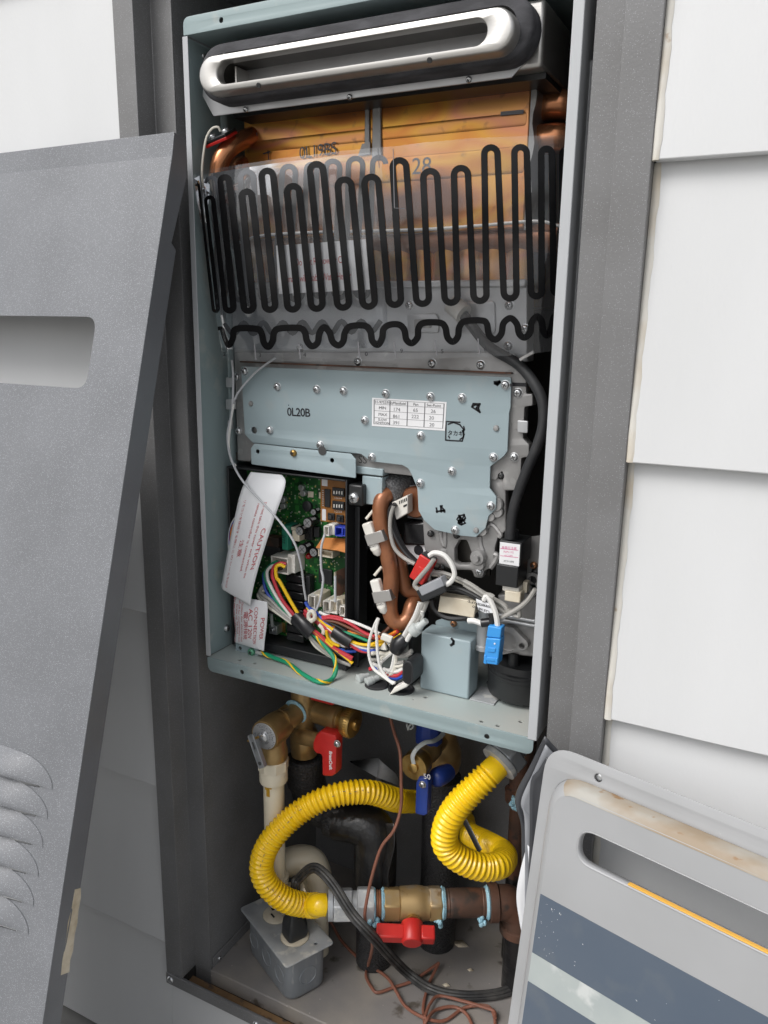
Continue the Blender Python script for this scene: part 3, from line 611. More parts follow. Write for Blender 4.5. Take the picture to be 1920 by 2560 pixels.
k0 = S(550, 341, .040); ax_ = (S(577, 329, .040)-S(524, 352, .040))/2; up_ = Vector((0, .0085, .0045)); un_ = ax_.cross(up_).normalized(); un_ = un_ if un_.z > 0 else -un_
tc = MB().obox(k0, ax_, up_, un_*.0013).build('thermal_fuse', 'black_plastic', wh, bevel=.0006)
MB().obox(k0-un_*.0030, ax_*.97, up_*1.0, un_*.0014).build('base', 'red_plastic', tc, bevel=.0005)
for s_ in (-.62, .62): screw('zinc', k0+ax_*s_+un_*.0014, tc, axis=un_)
wire([(551, 328, .038), (545, 318, .036), (530, 322, .034), (516, 345, .031), (508, 390, .029), (505, 430, .028), (508, 470, .028)], .0013, 'wire_cream', wh)
p0, p1 = S(560, 612, .095), S(1400, 596, .095)
MB().tube([p0, p0.lerp(p1, .3), p0.lerp(p1, .7), p1], .0125, 20, 6).build('copper_tube', 'copper_pipe', wh)
wire([(560, 625, .078), (640, 592, .078), (760, 582, .078), (900, 578, .078), (1050, 574, .078), (1200, 564, .078), (1340, 553, .078), (1400, 566, .08)], .0016, 'wire_white', wh)
cx0, cx1 = S(615, 660, .09).x, S(1330, 660, .09).x; cz1, cz0 = S(1000, 615, .09).z, S(1000, 712, .09).z
def cor(a, b_):
    x = cx0+(cx1-cx0)*a; return Vector((x, .092-.006*abs(sin(a*pi*13))**.6, cz0+(cz1-cz0)*b_))
MB().grid(cor, 260, 3).build('burner_front', 'copper_oxide', wh)
MB().box(cx0, cx1, .0935, .19, cz0-.02, zb_+.001).build('burner_box', 'copper_oxide', wh)

# ------------------------------------------------------------------ aluminium burner cover seen through the film
YB_ = .072
ap = XZ([(575, 712), (1318, 700), (1318, 905), (586, 905)], YB_); al = MB(); al.prism(ap, YB_, YB_+.02)
al.box(ap[0][0]-.001, ap[1][0], YB_-.004, YB_+.001, ap[1][1]-.006, ap[1][1]+.0005)
alu = al.build('burner_cover', 'aluminium', wh, bevel=.0012)
for p in ((1024, 763), (1131, 775), (1273, 763), (1271, 864), (1312, 822), (752, 870), (693, 890)): screw('zinc', S(*p, YB_), alu)
def rbox(pts, y, h, m, parent, name, r=.002):
    return plate(name, m, parent, arcpoly(XZ(pts, y), r), [], yplane(y-h/2), h, min(.0006, h*.4))
rbox([(1022, 786), (1092, 784), (1100, 800), (1098, 832), (1024, 832)], YB_, .003, 'aluminium', alu, 'boss'); rbox([(1036, 798), (1080, 797), (1080, 820), (1036, 820)], YB_-.003, .001, 'diecast', alu, 'boss')
rbox([(1148, 754), (1238, 752), (1240, 834), (1150, 834)], YB_, .002, 'aluminium', alu, 'boss', .004)

# ------------------------------------------------------------------ clear film with printed break-trace
FT = [(481, 439), (500, 428), (590, 413), (700, 396), (858, 377), (940, 369), (985, 366), (1060, 356), (1185, 345), (1312, 340), (1416, 338)]
FB = [(556, 893), (570, 901), (640, 903), (747, 904), (895, 903), (960, 901), (1000, 899), (1096, 895), (1195, 892), (1261, 890), (1386, 878)]
def pl(P, a):
    t_ = a*(len(P)-1); i = min(int(t_), len(P)-2); f_ = t_-i
    return P[i][0]*(1-f_)+P[i+1][0]*f_, P[i][1]*(1-f_)+P[i+1][1]*f_
def fy(a, b_):
    y = .0185+.004*a+.008*b_+.0016*sin(a*15+b_*3.3)+.0009*sin(a*37-b_*6)+.0007*sin(b_*13+a*9)-.005*sin(pi*a)*sin(pi*b_)
    if a > .9: y += .014*((a-.9)/.1)**1.5
    return y
def fpt(px, py, y):
    p = S(px, py, y)
    return p if p.x > XHL+.0025 else SX(px, py, XHL+.0025+.0002*sin(py*.05))
def FG(a, b_, dy=0):
    T, B = pl(FT, a), pl(FB, a); return fpt(T[0]+(B[0]-T[0])*b_, T[1]+(B[1]-T[1])*b_, fy(a, b_)+dy)
def FP(px, py, dy=0):
    lo, hi = -.02, 1.02
    for _ in range(22):
        a = (lo+hi)/2; T, B = pl(FT, max(0, min(1, a))), pl(FB, max(0, min(1, a))); b_ = (py-T[1])/(B[1]-T[1])
        if T[0]+(B[0]-T[0])*b_ < px: lo = a
        else: hi = a
    return fpt(px, py, fy(max(0, min(1, a)), b_)+dy)
film = MB().grid(lambda a, b_: FG(a, b_), 110, 40).build('clear_film', 'film', wh, ang=80)
fback = MB().grid(lambda a, b_: FG(.01+a*.52, .02+b_*.92, .013), 60, 24).build('clear_film', 'film_back', wh, ang=80)
def ribbon(name, path, hw, m, parent, dy, skew=(0, 0)):
    P = [Vector(p) for p in path]; b_ = MB(); L1, R1 = [], []
    for i, p in enumerate(P):
        d = P[min(i+1, len(P)-1)]-P[max(i-1, 0)]
        if d.length < 1e-6: d = Vector((1, 0))
        d.normalize(); q = Vector((-d.y, d.x))*hw*min(1, max(.38, (p.x-462-.075*(p.y-440))/95))
        L1.append(FP(p.x+q.x, p.y+q.y, dy)); R1.append(FP(p.x-q.x, p.y-q.y, dy))
    n = len(P); return b_.add(L1+R1, [(i, i+1, n+i+1, n+i) for i in range(n-1)]).build(name, m, parent)
Ts = zm(460, 400, 3.318, [(112, 215), (212, 340), (338, 180), (520, 305), (692, 138), (905, 268), (1100, 88), (1332, 220), (1555, 198)])+zm(940, 400, 3.318, [(195, 60), (450, 150), (705, 125)])+zm(900, 0, 2.765, [(905, 1065), (1110, 1060), (1290, 1065), (1428, 1065)])
Th = [a/3.318 for a in (13, 36, 42, 49, 56, 60, 63, 67, 68, 66, 68, 68, 64, 60, 52, 40)]
Bs = zm(460, 400, 3.318, [(262, 1235), (375, 1215), (535, 1210), (712, 1200), (900, 1195), (1100, 1185), (1318, 1175), (1530, 1165)])+zm(940, 400, 3.318, [(155, 1150), (385, 1140), (622, 1130), (862, 1115), (1112, 1095), (1330, 1085), (1510, 1070)])
Bh = [a/3.318 for a in (22, 40, 47, 50, 53, 57, 58, 60, 60, 62, 63, 63, 62, 52, 44)]
def serp(Ts, Th, Bs, Bh):
    path = []
    for i in range(len(Ts)):
        x, y = Ts[i]; h = Th[i]
        for k in range(11): a = pi-pi*k/10; path.append((x+h*cos(a)*.86, y-h*sin(a)*.86))
        if i < len(Bs):
            bx_, by = Bs[i]; g_ = Bh[i]; p_ = path[-1]; e_ = (bx_-g_*.86, by)
            for k in range(1, 14): path.append((p_[0]+(e_[0]-p_[0])*k/14, p_[1]+(e_[1]-p_[1])*k/14))
            for k in range(11): a = pi-pi*k/10; path.append((bx_+g_*cos(a)*.86, by+g_*sin(a)*.86))
            if i+1 < len(Ts):
                p_ = path[-1]; e_ = (Ts[i+1][0]-Th[i+1]*.86, Ts[i+1][1])
                for k in range(1, 14): path.append((p_[0]+(e_[0]-p_[0])*k/14, p_[1]+(e_[1]-p_[1])*k/14))
    return path
mat('trace', (.0035, .0035, .004), .32, spec=.18, bump=.3, bscale=9, bdist=.02); mat('trace_back', (.06, .065, .075), .5)  # back traces greyed to paint in the veil of the front film
ribbon('printed_trace', serp(Ts, Th, Bs, Bh), 8.3, 'trace', film, -.0005)
low = zm(460, 400, 3.318, [(280, 1398), (312, 1402), (335, 1470), (372, 1540), (405, 1480), (430, 1402), (600, 1400), (642, 1435), (662, 1515), (700, 1550), (735, 1500), (748, 1430), (790, 1398), (950, 1393), (1000, 1425), (1020, 1500), (1060, 1545), (1108, 1515), (1122, 1440), (1160, 1388), (1206, 1430), (1232, 1505), (1280, 1538), (1320, 1505), (1335, 1430), (1380, 1380), (1500, 1375), (1545, 1420), (1562, 1500), (1610, 1535)])[:-1]
low += zm(940, 400, 3.318, [(15, 1533), (50, 1480), (62, 1405), (110, 1368), (190, 1366), (235, 1410), (252, 1490), (298, 1520), (345, 1470), (352, 1395), (395, 1352), (530, 1350), (575, 1390), (592, 1470), (635, 1508), (678, 1468), (692, 1385), (740, 1337), (880, 1332), (920, 1362), (937, 1450), (990, 1490), (1040, 1440), (1057, 1355), (1115, 1312), (1168, 1360), (1187, 1440), (1232, 1473), (1278, 1430), (1292, 1345), (1338, 1298), (1374, 1340), (1388, 1420), (1422, 1452), (1455, 1400), (1472, 1315), (1500, 1285)])
low = [(v.x, v.y) for v in catmull([(a, b_, 0) for a, b_ in low], 6)]
ribbon('printed_trace', low, 8.2, 'trace', film, -.0005)
tb = [(528, 458), (617, 445), (722, 432), (779, 424), (832, 420), (889, 414), (948, 410)]; bb = [(600, 735), (668, 735), (740, 733), (800, 730), (850, 728), (905, 726)]
ribbon('printed_trace', serp(tb, [17, 19, 19, 15, 20, 21, 19], bb, [17, 19, 19, 14, 18, 19]), 6.8, 'trace_back', fback, .0125)
lb = []
for i in range(17): lb.append((560+24.5*i, 812+(24 if i % 2 else -4)-i*.4))
ribbon('printed_trace', [(v.x, v.y) for v in catmull([(a, b_, 0) for a, b_ in lb], 6)], 6.4, 'trace_back', fback, .0125)
Q = [(690, 614), (914, 598), (925, 724), (697, 735)]
def quadm(Q, dy):
    def f_(u, v):
        a = (Q[0][0]*(1-u)+Q[1][0]*u, Q[0][1]*(1-u)+Q[1][1]*u); c_ = (Q[3][0]*(1-u)+Q[2][0]*u, Q[3][1]*(1-u)+Q[2][1]*u)
        return FP(a[0]*(1-v)+c_[0]*v, a[1]*(1-v)+c_[1]*v, dy)
    return f_
qf = quadm(Q, .0022); lab = MB().grid(lambda a, b_: qf(a, b_), 10, 6).build('warning_label', 'label', fback)
qt = quadm(Q, .0019)
text('Do Not Remove or Cut,', 'ink_red', lab, lambda u, v: qt(.20+u, .44-v*3.4), size=.060, space=.95); text('Damage will disable Water Heater', 'ink_red', lab, lambda u, v: qt(.04+u, .77-v*3.4), size=.060, space=.92)
for (a, b_) in ((636, 860), (747, 858), (895, 855), (1088, 850), (1195, 846), (985, 853)): ribbon('slit', [(a, b_), (a+2, b_+20), (a+4, b_+40)], 1.5, 'ink_grey', film, -.0006)
for s_, a, b_ in (('2', 557, 890), ('3', 646, 893), ('4', 758, 892), ('0', 912, 890), ('9', 1000, 882), ('5', 1102, 883), ('6', 1209, 878)):
    text(s_, 'ink_black', film, lambda u, v, a=a, b_=b_: FP(a+u, b_-v, -.0006), size=15)
ribbon('slit', [(983, 372), (984, 440), (986, 520), (1012, 521)], 0.9, 'ink_grey', film, -.0006); ribbon('slit', [(945, 370), (948, 420)], 0.9, 'ink_grey', film, -.0006)
wire([(1300, 900, .046), (1312, 892, .046), (1334, 880, .046)], .0016, 'wire_white', wh, name='cable_tie')

# ------------------------------------------------------------------ gas manifold
YM = .056
z5 = lambda *p: zm(540, 860, 3.687, p); z6 = lambda *p: zm(960, 860, 3.687, p); z9 = lambda *p: zm(880, 1160, 3.318, p)
frp = [(585, 880), (1262, 880), (1277, 901), (1315, 928), (1315, 985), (1331, 985), (1331, 1014), (1311, 1017), (1307, 1096), (1322, 1112), (1322, 1142), (1303, 1145), (1299, 1226), (1257, 1226), (1257, 1172), (1240, 1200), (1032, 1190), (892, 1174), (880, 1140), (640, 1116), (625, 1153), (594, 1151)]
fr = plate('manifold_frame', 'diecast', wh, arcpoly(XZ(frp, YM+.004), .0015, 3), [], yplane(YM+.0105), .0125, .0007)
for r_ in ([(568.5, 943), (586, 944), (586, 968), (569, 968)], [(568.5, 998), (592, 998), (592, 1023), (568.5, 1023)], [(573, 1050), (584, 1050), (584, 1072), (573, 1072)], [(1296, 1050), (1322, 1052), (1321, 1082), (1296, 1080)]):
    rbox(r_, YM+.0035, .003, 'aluminium', fr, 'spring_clip', .001)
ej = MB().lathe((0, 0, 0), (0, -1, 0), [(.0036, 0), (.0036, .0003), (.0031, .0003), (.0031, .00005)], 18).build('x', 'diecast'); ejm = ej.data; bpy.data.objects.remove(ej)
for p in z6((1165, 275), (1205, 750), (100, 220), (330, 240), (570, 240), (765, 250))+z5((220, 555), (230, 990))+z9((1330, 140)): link('ejector_mark', ejm, None, fr, loc=S(*p, YM+.0042))
for p in z5((193, 300), (213, 803), (1310, 160))+z6((445, 178), (893, 193), (1235, 450), (1200, 1043)): screw('zinc', S(*p, YM+.0042), fr, rot=random.random())
pp = z5((235, 205))+z6((1175, 305), (1170, 580), (1155, 640), (1155, 665), (1140, 985), (1110, 1030))+z9((1150, 20), (1145, 200), (1200, 270), (1195, 375), (1135, 430), (1110, 530), (1030, 605), (900, 592), (690, 545), (600, 465), (555, 385), (545, 200), (500, 90), (470, 35), (420, 8))+z5((1430, 1080), (1340, 1012), (345, 910), (270, 830), (250, 460))
h1 = S(*z5((355, 795))[0], YM); 
mp_ = plate('manifold_plate', 'plate_blue', wh, arcpoly(XZ(pp, YM), .0022, 4), [circ(h1.x, h1.z, .0037, 18)], yplane(YM), .0022, .0005)
for p in z5((265, 250), (567, 393), (930, 418), (1177, 433), (1566, 458), (1373, 703), (498, 793), (962, 930), (1438, 1043))+z6((430, 485), (720, 497), (1120, 378), (340, 845), (1010, 1045), (627, 1173))+z9((567, 158), (1153, 348), (857, 548)): screw('zinc', S(*p, YM-.0011), mp_, rot=random.random()*1.5)
for p in z5((322, 550))+z6((1035, 777))+z9((1030, 550)): MB().lathe(S(*p, YM-.0011), (0, -1, 0), [(.0030, 0), (.0029, .0004), (.0021, .0016), (.0008, .0018)], 14).build('rivet', 'diecast', mp_)
py_ = YM-.0013
fm, L_ = lin(z5((655, 660))[0], z5((880, 672))[0], py_); text('0L20B', 'ink_black', mp_, fm, size=L_*.40, space=.92, bold=.0002)
fm, L_ = lin((719, 1013.5), (724, 1015), py_); text('.', 'ink_black', mp_, fm, size=.010)
lq = z5((1440, 495))+z6((578, 535), (562, 800))+z5((1438, 755))
LQ = [S(*p, py_) for p in lq]
def lqf(u, v, d=0): return (LQ[0]*(1-u)+LQ[1]*u)*(1-v)+(LQ[3]*(1-u)+LQ[2]*u)*v+Vector((0, -d, 0))
dl = MB().slab([lqf(0, 0, .0002), lqf(1, 0, .0002), lqf(1, 1, .0002), lqf(0, 1, .0002)], (0, -1, 0), .0002).build('data_label', 'label', mp_)
ins = lambda u, v: lqf(.03+.94*u, .06+.86*v, .0004)
rows = [0, .18, .45, .73, 1.0]; cols = [0, .235, .49, .735, 1.0]
strokes([[(0, r), (1, r)] for r in rows]+[[(c_, 0), (c_, 1)] for c_ in cols], .006, 'ink_grey', dl, ins, 'table_lines')
def cell(s_, u, v, h, m='ink_black', w=1.0): text(s_, m, dl, lambda a, b_: ins(u+a*w*.36, v-b_), size=h)
for s_, u, v, h in (('31-97537(0)', .005, .145, .15), ('Manifold', .275, .145, .15), ('Fan', .57, .145, .15), ('Set-Point', .76, .145, .15), ('MIN', .07, .38, .17), ('MAX', .065, .65, .17), ('SLOW', .06, .85, .13), ('IGNITION', .02, .98, .13)): cell(s_, u, v, h)
for s_, u, v in (('174', .28, .42), ('65', .57, .40), ('26', .82, .40), ('861', .28, .70), ('222', .55, .66), ('20', .80, .67), ('391', .28, .96), ('20', .81, .95)): cell(s_, u, v, .2, 'ink_grey')
mf = lambda u, v: S(u, v, py_)
def pen(pts, r=.0007, z=z6, m='ink_black'):
    strokes([[(S(*p, py_).x, S(*p, py_).z) for p in z(*l)] for l in pts], r, m, mp_, lambda u, v: Vector((u, py_, v)), 'pen_mark')
pen([[(572, 712), (568, 885), (610, 890), (720, 895), (740, 830)], [(585, 715), (700, 722)], [(590, 740), (640, 722), (700, 745), (735, 790), (730, 860), (700, 880)], [(735, 760), (742, 790), (722, 800), (735, 820)], [(595, 850), (605, 865)]])
fm, L_ = lin(z6((585, 838))[0], z6((722, 846))[0], py_); text('タカギ', 'ink_black', mp_, fm, size=L_*.36, bold=.0001)
pen([[(810, 578), (822, 550), (885, 552), (870, 590), (885, 630), (810, 580), (840, 560), (870, 565), (850, 590), (870, 615)]], .0008)
pen([[(1020, 355), (1065, 350), (1045, 372), (1025, 362)]], .0014); pen([[(1150, 378), (1178, 378)]], .0012)
pen([[(700, 395), (768, 385), (735, 350), (740, 398)], [(700, 365), (705, 400)], [(745, 385), (770, 398)], [(735, 350), (748, 348)]], .0009, z9)
pen([[(870, 460), (890, 430), (930, 420), (940, 450), (910, 480), (880, 490), (900, 440), (940, 490), (905, 505), (880, 470), (935, 465)], [(885, 425), (915, 500)], [(930, 425), (890, 500)]], .0008, z9)
strokes([[(S(*p, YM+.0038).x, S(*p, YM+.0038).z) for p in z6((1192, 372), (1300, 376))]], .0016, 'ink_black', fr, lambda u, v: Vector((u, YM+.0040, v)), 'pen_mark')
text('SS', 'zinc_dark', fr, lin(z5((1310, 1095))[0], z5((1395, 1104))[0], YM+.0040)[0], size=.011)
MB().box(S(601, 910, YM).x, S(1278, 940, YM).x, YM-.001, YM+.004, S(900, 922, YM).z+.0012, S(900, 922, YM).z+.0026).build('top_lip', 'iron_rust', mp_)
# bracket under the plate
bkp = arcpoly(XZ(z5((355, 918), (1245, 1012), (1290, 1062), (1290, 1235), (330, 1108), (325, 962)), .051), .001, 2)
hb = [S(*p, .051) for p in z5((387, 990), (1072, 1072))]
bk = plate('bracket', 'plate_blue', wh, bkp, [circ(q_.x, q_.z, .0024, 12) for q_ in hb], yplane(.051), .0016, .0004)
screw('brassy', S(*z5((717, 1005))[0], .0500), bk); q_ = S(*z5((980, 985))[0], .0499)
MB().lathe(q_, (0, -1, 0), [(.0046, 0), (.0046, .0003), (.0034, .0003)], 16).build('punched_ring', 'zinc_dark', bk)
pen([[(765, 995), (772, 1010)]], .0008, z5)

# casting below the plate, with its window and bosses
cst = z9((600, 440), (615, 700), (690, 800), (850, 870), (1010, 872), (1025, 930), (1095, 940), (1110, 880), (1170, 850), (1200, 760), (1200, 690), (1225, 600), (1290, 545), (1290, 190), (1240, 0), (1130, -20), (900, 300))
win = z9((905, 622), (965, 622), (1002, 720), (1000, 800), (985, 822), (900, 822), (868, 800), (866, 690))
YC = .068
cast = plate('gas_casting', 'diecast', wh, arcpoly(XZ(cst, YC), .003, 4), [arcpoly(XZ(win, YC), .003, 4)], yplane(YC), .010, .0018)
for p, r_, h_ in (((1060, 765), .0075, .008), ((1060, 765), .0033, .012), ((1072, 830), .0050, .006), ((1205, 330), .0070, .006), ((1215, 390), .0058, .005), ((1165, 430), .0045, .006), ((1100, 550), .0045, .006), ((760, 730), .0035, .0008)):
    MB().lathe(S(*z9(p)[0], YC-.005), (0, -1, 0), [(r_, -.001), (r_, h_*.8), (r_*.85, h_)], 20).build('boss', 'diecast', cast)
for l_, w_ in ((((735, 560), (740, 620), (770, 680), (775, 560)), .0025), (((1110, 540), (1160, 500), (1230, 580), (1225, 610)), .0025), (((1060, 600), (1065, 660), (1085, 720)), .003), (((1180, 745), (1205, 760), (1195, 800), (1150, 860)), .0028)):
    MB().tube([S(*p, YC-.0045) for p in z9(*l_)], w_, 8, 5).build('rib', 'diecast', cast)
for p, k_ in (((1055, 893), 'zinc'), ((655, 577), 'black'), ((748, 858), 'black'), ((1240, 98), 'black'), ((870, 590), 'black')): screw(k_, S(*z9(p)[0], YC-.0060), cast)
MB().box(S(1070, 1400, .085).x, S(1230, 1400, .085).x, .080, .084, S(1130, 1420, .085).z, S(1130, 1320, .085).z).build('casting_back', 'dark_metal', cast)
# fan inlet behind
fo = S(1050, 1250, .088)
MB().lathe(fo, (0, -1, 0), [(.0155, 0), (.016, .012), (.0145, .014)], 28).build('fan_coupling', 'copper_pipe', wh)
a_ = XZ(z9((458, 178), (560, 178), (620, 470), (455, 450)), .080); MB().prism(a_, .082, .1).build('fan_plate', 'case_outer', wh)
MB().prism(XZ(z9((420, 480), (640, 480), (640, 680), (420, 680)), .075), .075, .12).build('motor_cover', 'black_gloss', wh, bevel=.003)
dpl = MB().prism(XZ(z9((410, 660), (640, 660), (690, 830), (420, 830)), .079), .079, .081).build('fan_label', 'label', wh)
MB().lathe(S(*z9((552, 715))[0], .0788), (0, -1, 0), [(.0052, 0), (.0052, .0001), (.0044, .0001)], 20).build('symbol', 'ink_black', dpl)
strokes([[(S(*p, .0786).x, S(*p, .0786).z) for p in z9((535, 700), (535, 730), (565, 735), (570, 700), (550, 695), (550, 725))]], .0005, 'ink_black', dpl, lambda u, v: Vector((u, .0785, v)), 'symbol')

# ------------------------------------------------------------------ control board in its black tray
z7 = lambda *p: zm(520, 1160, 4.1475, p); z8 = lambda *p: zm(520, 1440, 4.1475, p); za = lambda *p: zm(680, 1220, 6.9125, p); zc = lambda *p: zm(760, 1480, 5.184, p)
def CB(px0, py0, px1, py1, yf, yb, b=None):
    mx, my = (px0+px1)/2, (py0+py1)/2
    xa, xb = S(px0, my, yf).x, S(px1, my, yf).x; zt, zb = S(mx, py0, yf).z, S(mx, py1, yf).z
    return (b or MB()).box(xa, xb, yf, yb, zb, zt)
YP = .086; YR = .054
tx0, tx1 = S(573, 1400, YR).x, S(866, 1400, YR).x; tz1, tz0 = S(720, 1183, YR).z, .5935
tray = MB().box(tx0, tx0+.0025, YR, .10, tz0, tz1).box(tx1-.0022, tx1, YR+.0005, .10, tz0, tz1).box(tx0+.0025, tx1-.0022, YR, .10, tz1-.0022, tz1).box(tx0+.0025, tx1-.0022, YR+.004, .10, tz0, tz0+.010).box(tx0+.0025, tx1-.0022, .095, .10, tz0+.010, tz1-.0022)
tray.box(tx1, tx1+.006, YR+.016, YR+.019, tz0, tz1-.03)
brd = tray.build('control_tray', 'black_box', wh, bevel=.0008)
bz0 = S(720, 1598, YP).z
pcb = MB().box(tx0+.003, tx1-.003, YP, YP+.0016, bz0, tz1-.003).build('circuit_board', 'pcb', wh)
def comp(name, m, box, yf, z=z7, yb=YP, bevel=.0006, par=None, lab=None):
    (a, b_), (c_, d_) = z((box[0], box[1]), (box[2], box[3])); return CB(a, b_, c_, d_, yf, yb).build(name, m, par or pcb, bevel=bevel, label=lab)
# option board with switches
ob = plate('option_board', 'brown_board', pcb, XZ(z7((1172, 152), (1440, 178), (1436, 626), (1170, 590)), .078), [], yplane(.078), .0014)
for yy in (250, 390):
    (a, b_), (c_, d_) = z7((1287, yy), (1408, yy+86)); dp = CB(a, b_, c_, d_, .0745, .0772).build('dip_switch', 'black_box', ob, bevel=.0003) if False else CB(a, b_, c_, d_, .0745, .0772).build('dip_switch', 'black_box', pcb, bevel=.0003)
    for k in range(4):
        (a, b_), (c_, d_) = z7((1300+27*k, yy+28+k*1.5), (1311+27*k, yy+62+k*1.5)); CB(a, b_, c_, d_, .0736, .0746).build('slider', 'white_plastic', dp, bevel=.0002)
    fm, L_ = lin(z7((1310, yy+112))[0], z7((1400, yy+118))[0], .0771); text('1 2 3 4', 'ink_white', ob, fm, size=L_*.30)
comp('chip', 'black_box', (1205, 262, 1263, 448), .0755, yb=.0772)
pm_ = MB()
for k in range(8):
    (a, b_), (c_, d_) = z7((1183, 270+k*22), (1200, 280+k*22)); CB(a, b_, c_, d_, .0768, .0772, pm_)
pm_.build('pins', 'cap_silver', ob)
for bx_ in ((1180, 160, 1238, 228), (1182, 468, 1222, 585)):
    (a, b_), (c_, d_) = z7((bx_[0], bx_[1]), (bx_[2], bx_[3])); CB(a, b_, c_, d_, .0770, .0773).build('sticker', 'label', ob)
for bx_ in ((1240, 512, 1308, 584), (1328, 530, 1400, 602)):
    (a, b_), (c_, d_) = z7((bx_[0], bx_[1]), (bx_[2], bx_[3])); tb_ = CB(a, b_, c_, d_, .0750, .0772).build('push_button', 'black_plastic', pcb, bevel=.0004)
    MB().lathe(S((a+c_)/2, (b_+d_)/2, .0750), (0, -1, 0), [(.0021, 0), (.0021, .002), (.0017, .0024)], 14).build('button', 'rubber', tb_)
# electrolytic capacitors stand out of the board
def capac(c_, r_, L_, sil=True):
    p = S(*c_, YP-L_); o = MB().lathe(p+Vector((0, L_, 0)), (0, -1, 0), [(r_, 0), (r_, L_-.001), (r_*.9, L_)], 20).build('capacitor', 'black_gloss', pcb)
    MB().lathe(p, (0, -1, 0), [(r_*.86, 0), (r_*.84, .0003)], 18).build('vent_cap', 'cap_silver', o)
    q_ = p+Vector((0, -.0004, 0)); strokes([[(-r_*.7, 0), (r_*.7, 0)], [(0, -r_*.7), (0, r_*.7)]], r_*.05, 'zinc_dark', o, lambda u, v: q_+Vector((u*.7+v*.7, 0, -u*.7+v*.7)), 'score')
    b_ = MB()
    for k in range(5): b_.obox(p+Vector((r_*.72, .003+k*.0016, r_*.72)), (.0002, 0, -.0002), (0, .0004, 0), (.0009, 0, -.0009))
    b_.build('print', 'ink_white', o)
for c_, r_, L_ in (((1092, 500), .0036, .009), ((1030, 612), .0056, .016), ((946, 697), .0052, .016), ((976, 885), .0056, .016), ((1092, 918), .0050, .013)): capac(z7(c_)[0], r_, L_)
for c_ in ((960, 246), (976, 306), (770, 440), (768, 372)):
    p = S(*z7(c_)[0], YP-.005); MB().lathe(p+Vector((0, .005, 0)), (0, -1, 0), [(.0034, 0), (.0034, .0046), (.003, .005)], 16).build('capacitor', 'cap_silver', pcb)
p = S(*z7((1020, 442))[0], YP-.004); MB().lathe(p+Vector((0, .004, 0)), (0, -1, 0), [(.0058, 0), (.0058, .0034), (.005, .004)], 16).build('inductor', 'black_box', pcb)
p = S(*z7((1028, 962))[0], YP-.008); MB().lathe(p+Vector((0, .008, 0)), (0, -1, 0), [(.0034, 0), (.0034, .0055), (.0028, .0072), (.0015, .008)], 16).build('indicator_lamp', 'led_red', pcb)
comp('film_capacitor', 'green_block', (765, 640, 826, 892), .066)
text('223J', 'ink_black', pcb, lin(z7((795, 830))[0], z7((795, 745))[0], .0657)[0], size=.0055)
comp('transformer', 'black_box', (826, 640, 880, 850), .074); comp('bobbin', 'cream_plastic', (872, 690, 946, 800), .070); comp('bobbin', 'cream_plastic', (838, 655, 930, 690), .073)
comp('coil', 'black_gloss', (1000, 650, 1080, 790), .079); comp('resistor', 'black_box', (1095, 655, 1150, 760), .081)
comp('regulator', 'iron_rust', (600, 760, 730, 860), .074); comp('heat_sink', 'black_box', (560, 860, 740, 960), .074)
comp('chip', 'black_box', (1145, 1092, 1282, 1242), .083)
for bx_ in ((1035, 285, 1092, 345), (1150, 295, 1172, 358)): comp('pad', 'cream_plastic', bx_, .0852, bevel=0)
# connectors
def socket(name, m, bx, yf, z=z7, yb=YP, wall_=.0016, par=None):
    (a, b_), (c_, d_) = z((bx[0], bx[1]), (bx[2], bx[3])); mx, my = (a+c_)/2, (b_+d_)/2
    xa, xb = S(a, my, yf).x, S(c_, my, yf).x; zt, zb = S(mx, b_, yf).z, S(mx, d_, yf).z; w = wall_
    o = MB().box(xa, xb, yf, yb, zt-w, zt).box(xa, xb, yf, yb, zb, zb+w).box(xa, xa+w, yf, yb, zb+w, zt-w).box(xb-w, xb, yf, yb, zb+w, zt-w).box(xa+w, xb-w, yf+(yb-yf)*.55, yb, zb+w, zt-w)
    return o.build(name, m, par or pcb, bevel=.0004)
socket('connector', 'white_plastic', (652, 965, 830, 1135), .060); comp('connector_body', 'white_plastic', (826, 940, 900, 1130), .066)
socket('connector', 'white_plastic', (1198, 645, 1252, 748), .062, wall_=.0011); comp('connector_body', 'white_plastic', (1250, 625, 1312, 735), .068)
socket('connector', 'blue_small', (1316, 655, 1392, 752), .068, wall_=.0011); socket('connector', 'blue_small', (1390, 660, 1424, 752), .068, wall_=.0011)
socket('connector', 'cream_plastic', (1140, 895, 1290, 968), .070, wall_=.0012)
for bx_, yf_ in (((1035, 205, 1110, 345), .060), ((1190, 262, 1262, 385), .062), ((1262, 255, 1340, 392), .062), ((1362, 315, 1424, 420), .062)):
    socket('connector', 'white_plastic', bx_, yf_, z8, wall_=.0012); comp('connector_body', 'cream_plastic', (bx_[2]-18, bx_[1]-18, bx_[2]+62, bx_[3]-30), yf_+.006, z8)
oc = [S(*p, y) for p, y in zip(z7((1186, 762), (1428, 772), (1428, 918), (1342, 895), (1118, 866)), (.080, .080, .066, .066, .066))]
MB().slab(oc, (0, -.6, .8), .0012).build('sensor_card', 'orange_card', pcb, label='bent orange card')
rb = MB().slab([S(*z7((1312, 1118))[0], .075), S(*z7((1428, 1068))[0], .082), S(*z8((1428, 150))[0], .082), S(*z8((1312, 260))[0], .075)], (-.3, -.9, 0), .0012).build('daughter_board', 'iron_rust', pcb)
MB().slab([S(*z7((1306, 1122))[0], .0745), S(*z7((1318, 1116))[0], .0745), S(*z8((1318, 255))[0], .0745), S(*z8((1306, 262))[0], .0745)], (-.3, -.9, 0), .002).build('board_edge', 'cream_plastic', pcb)
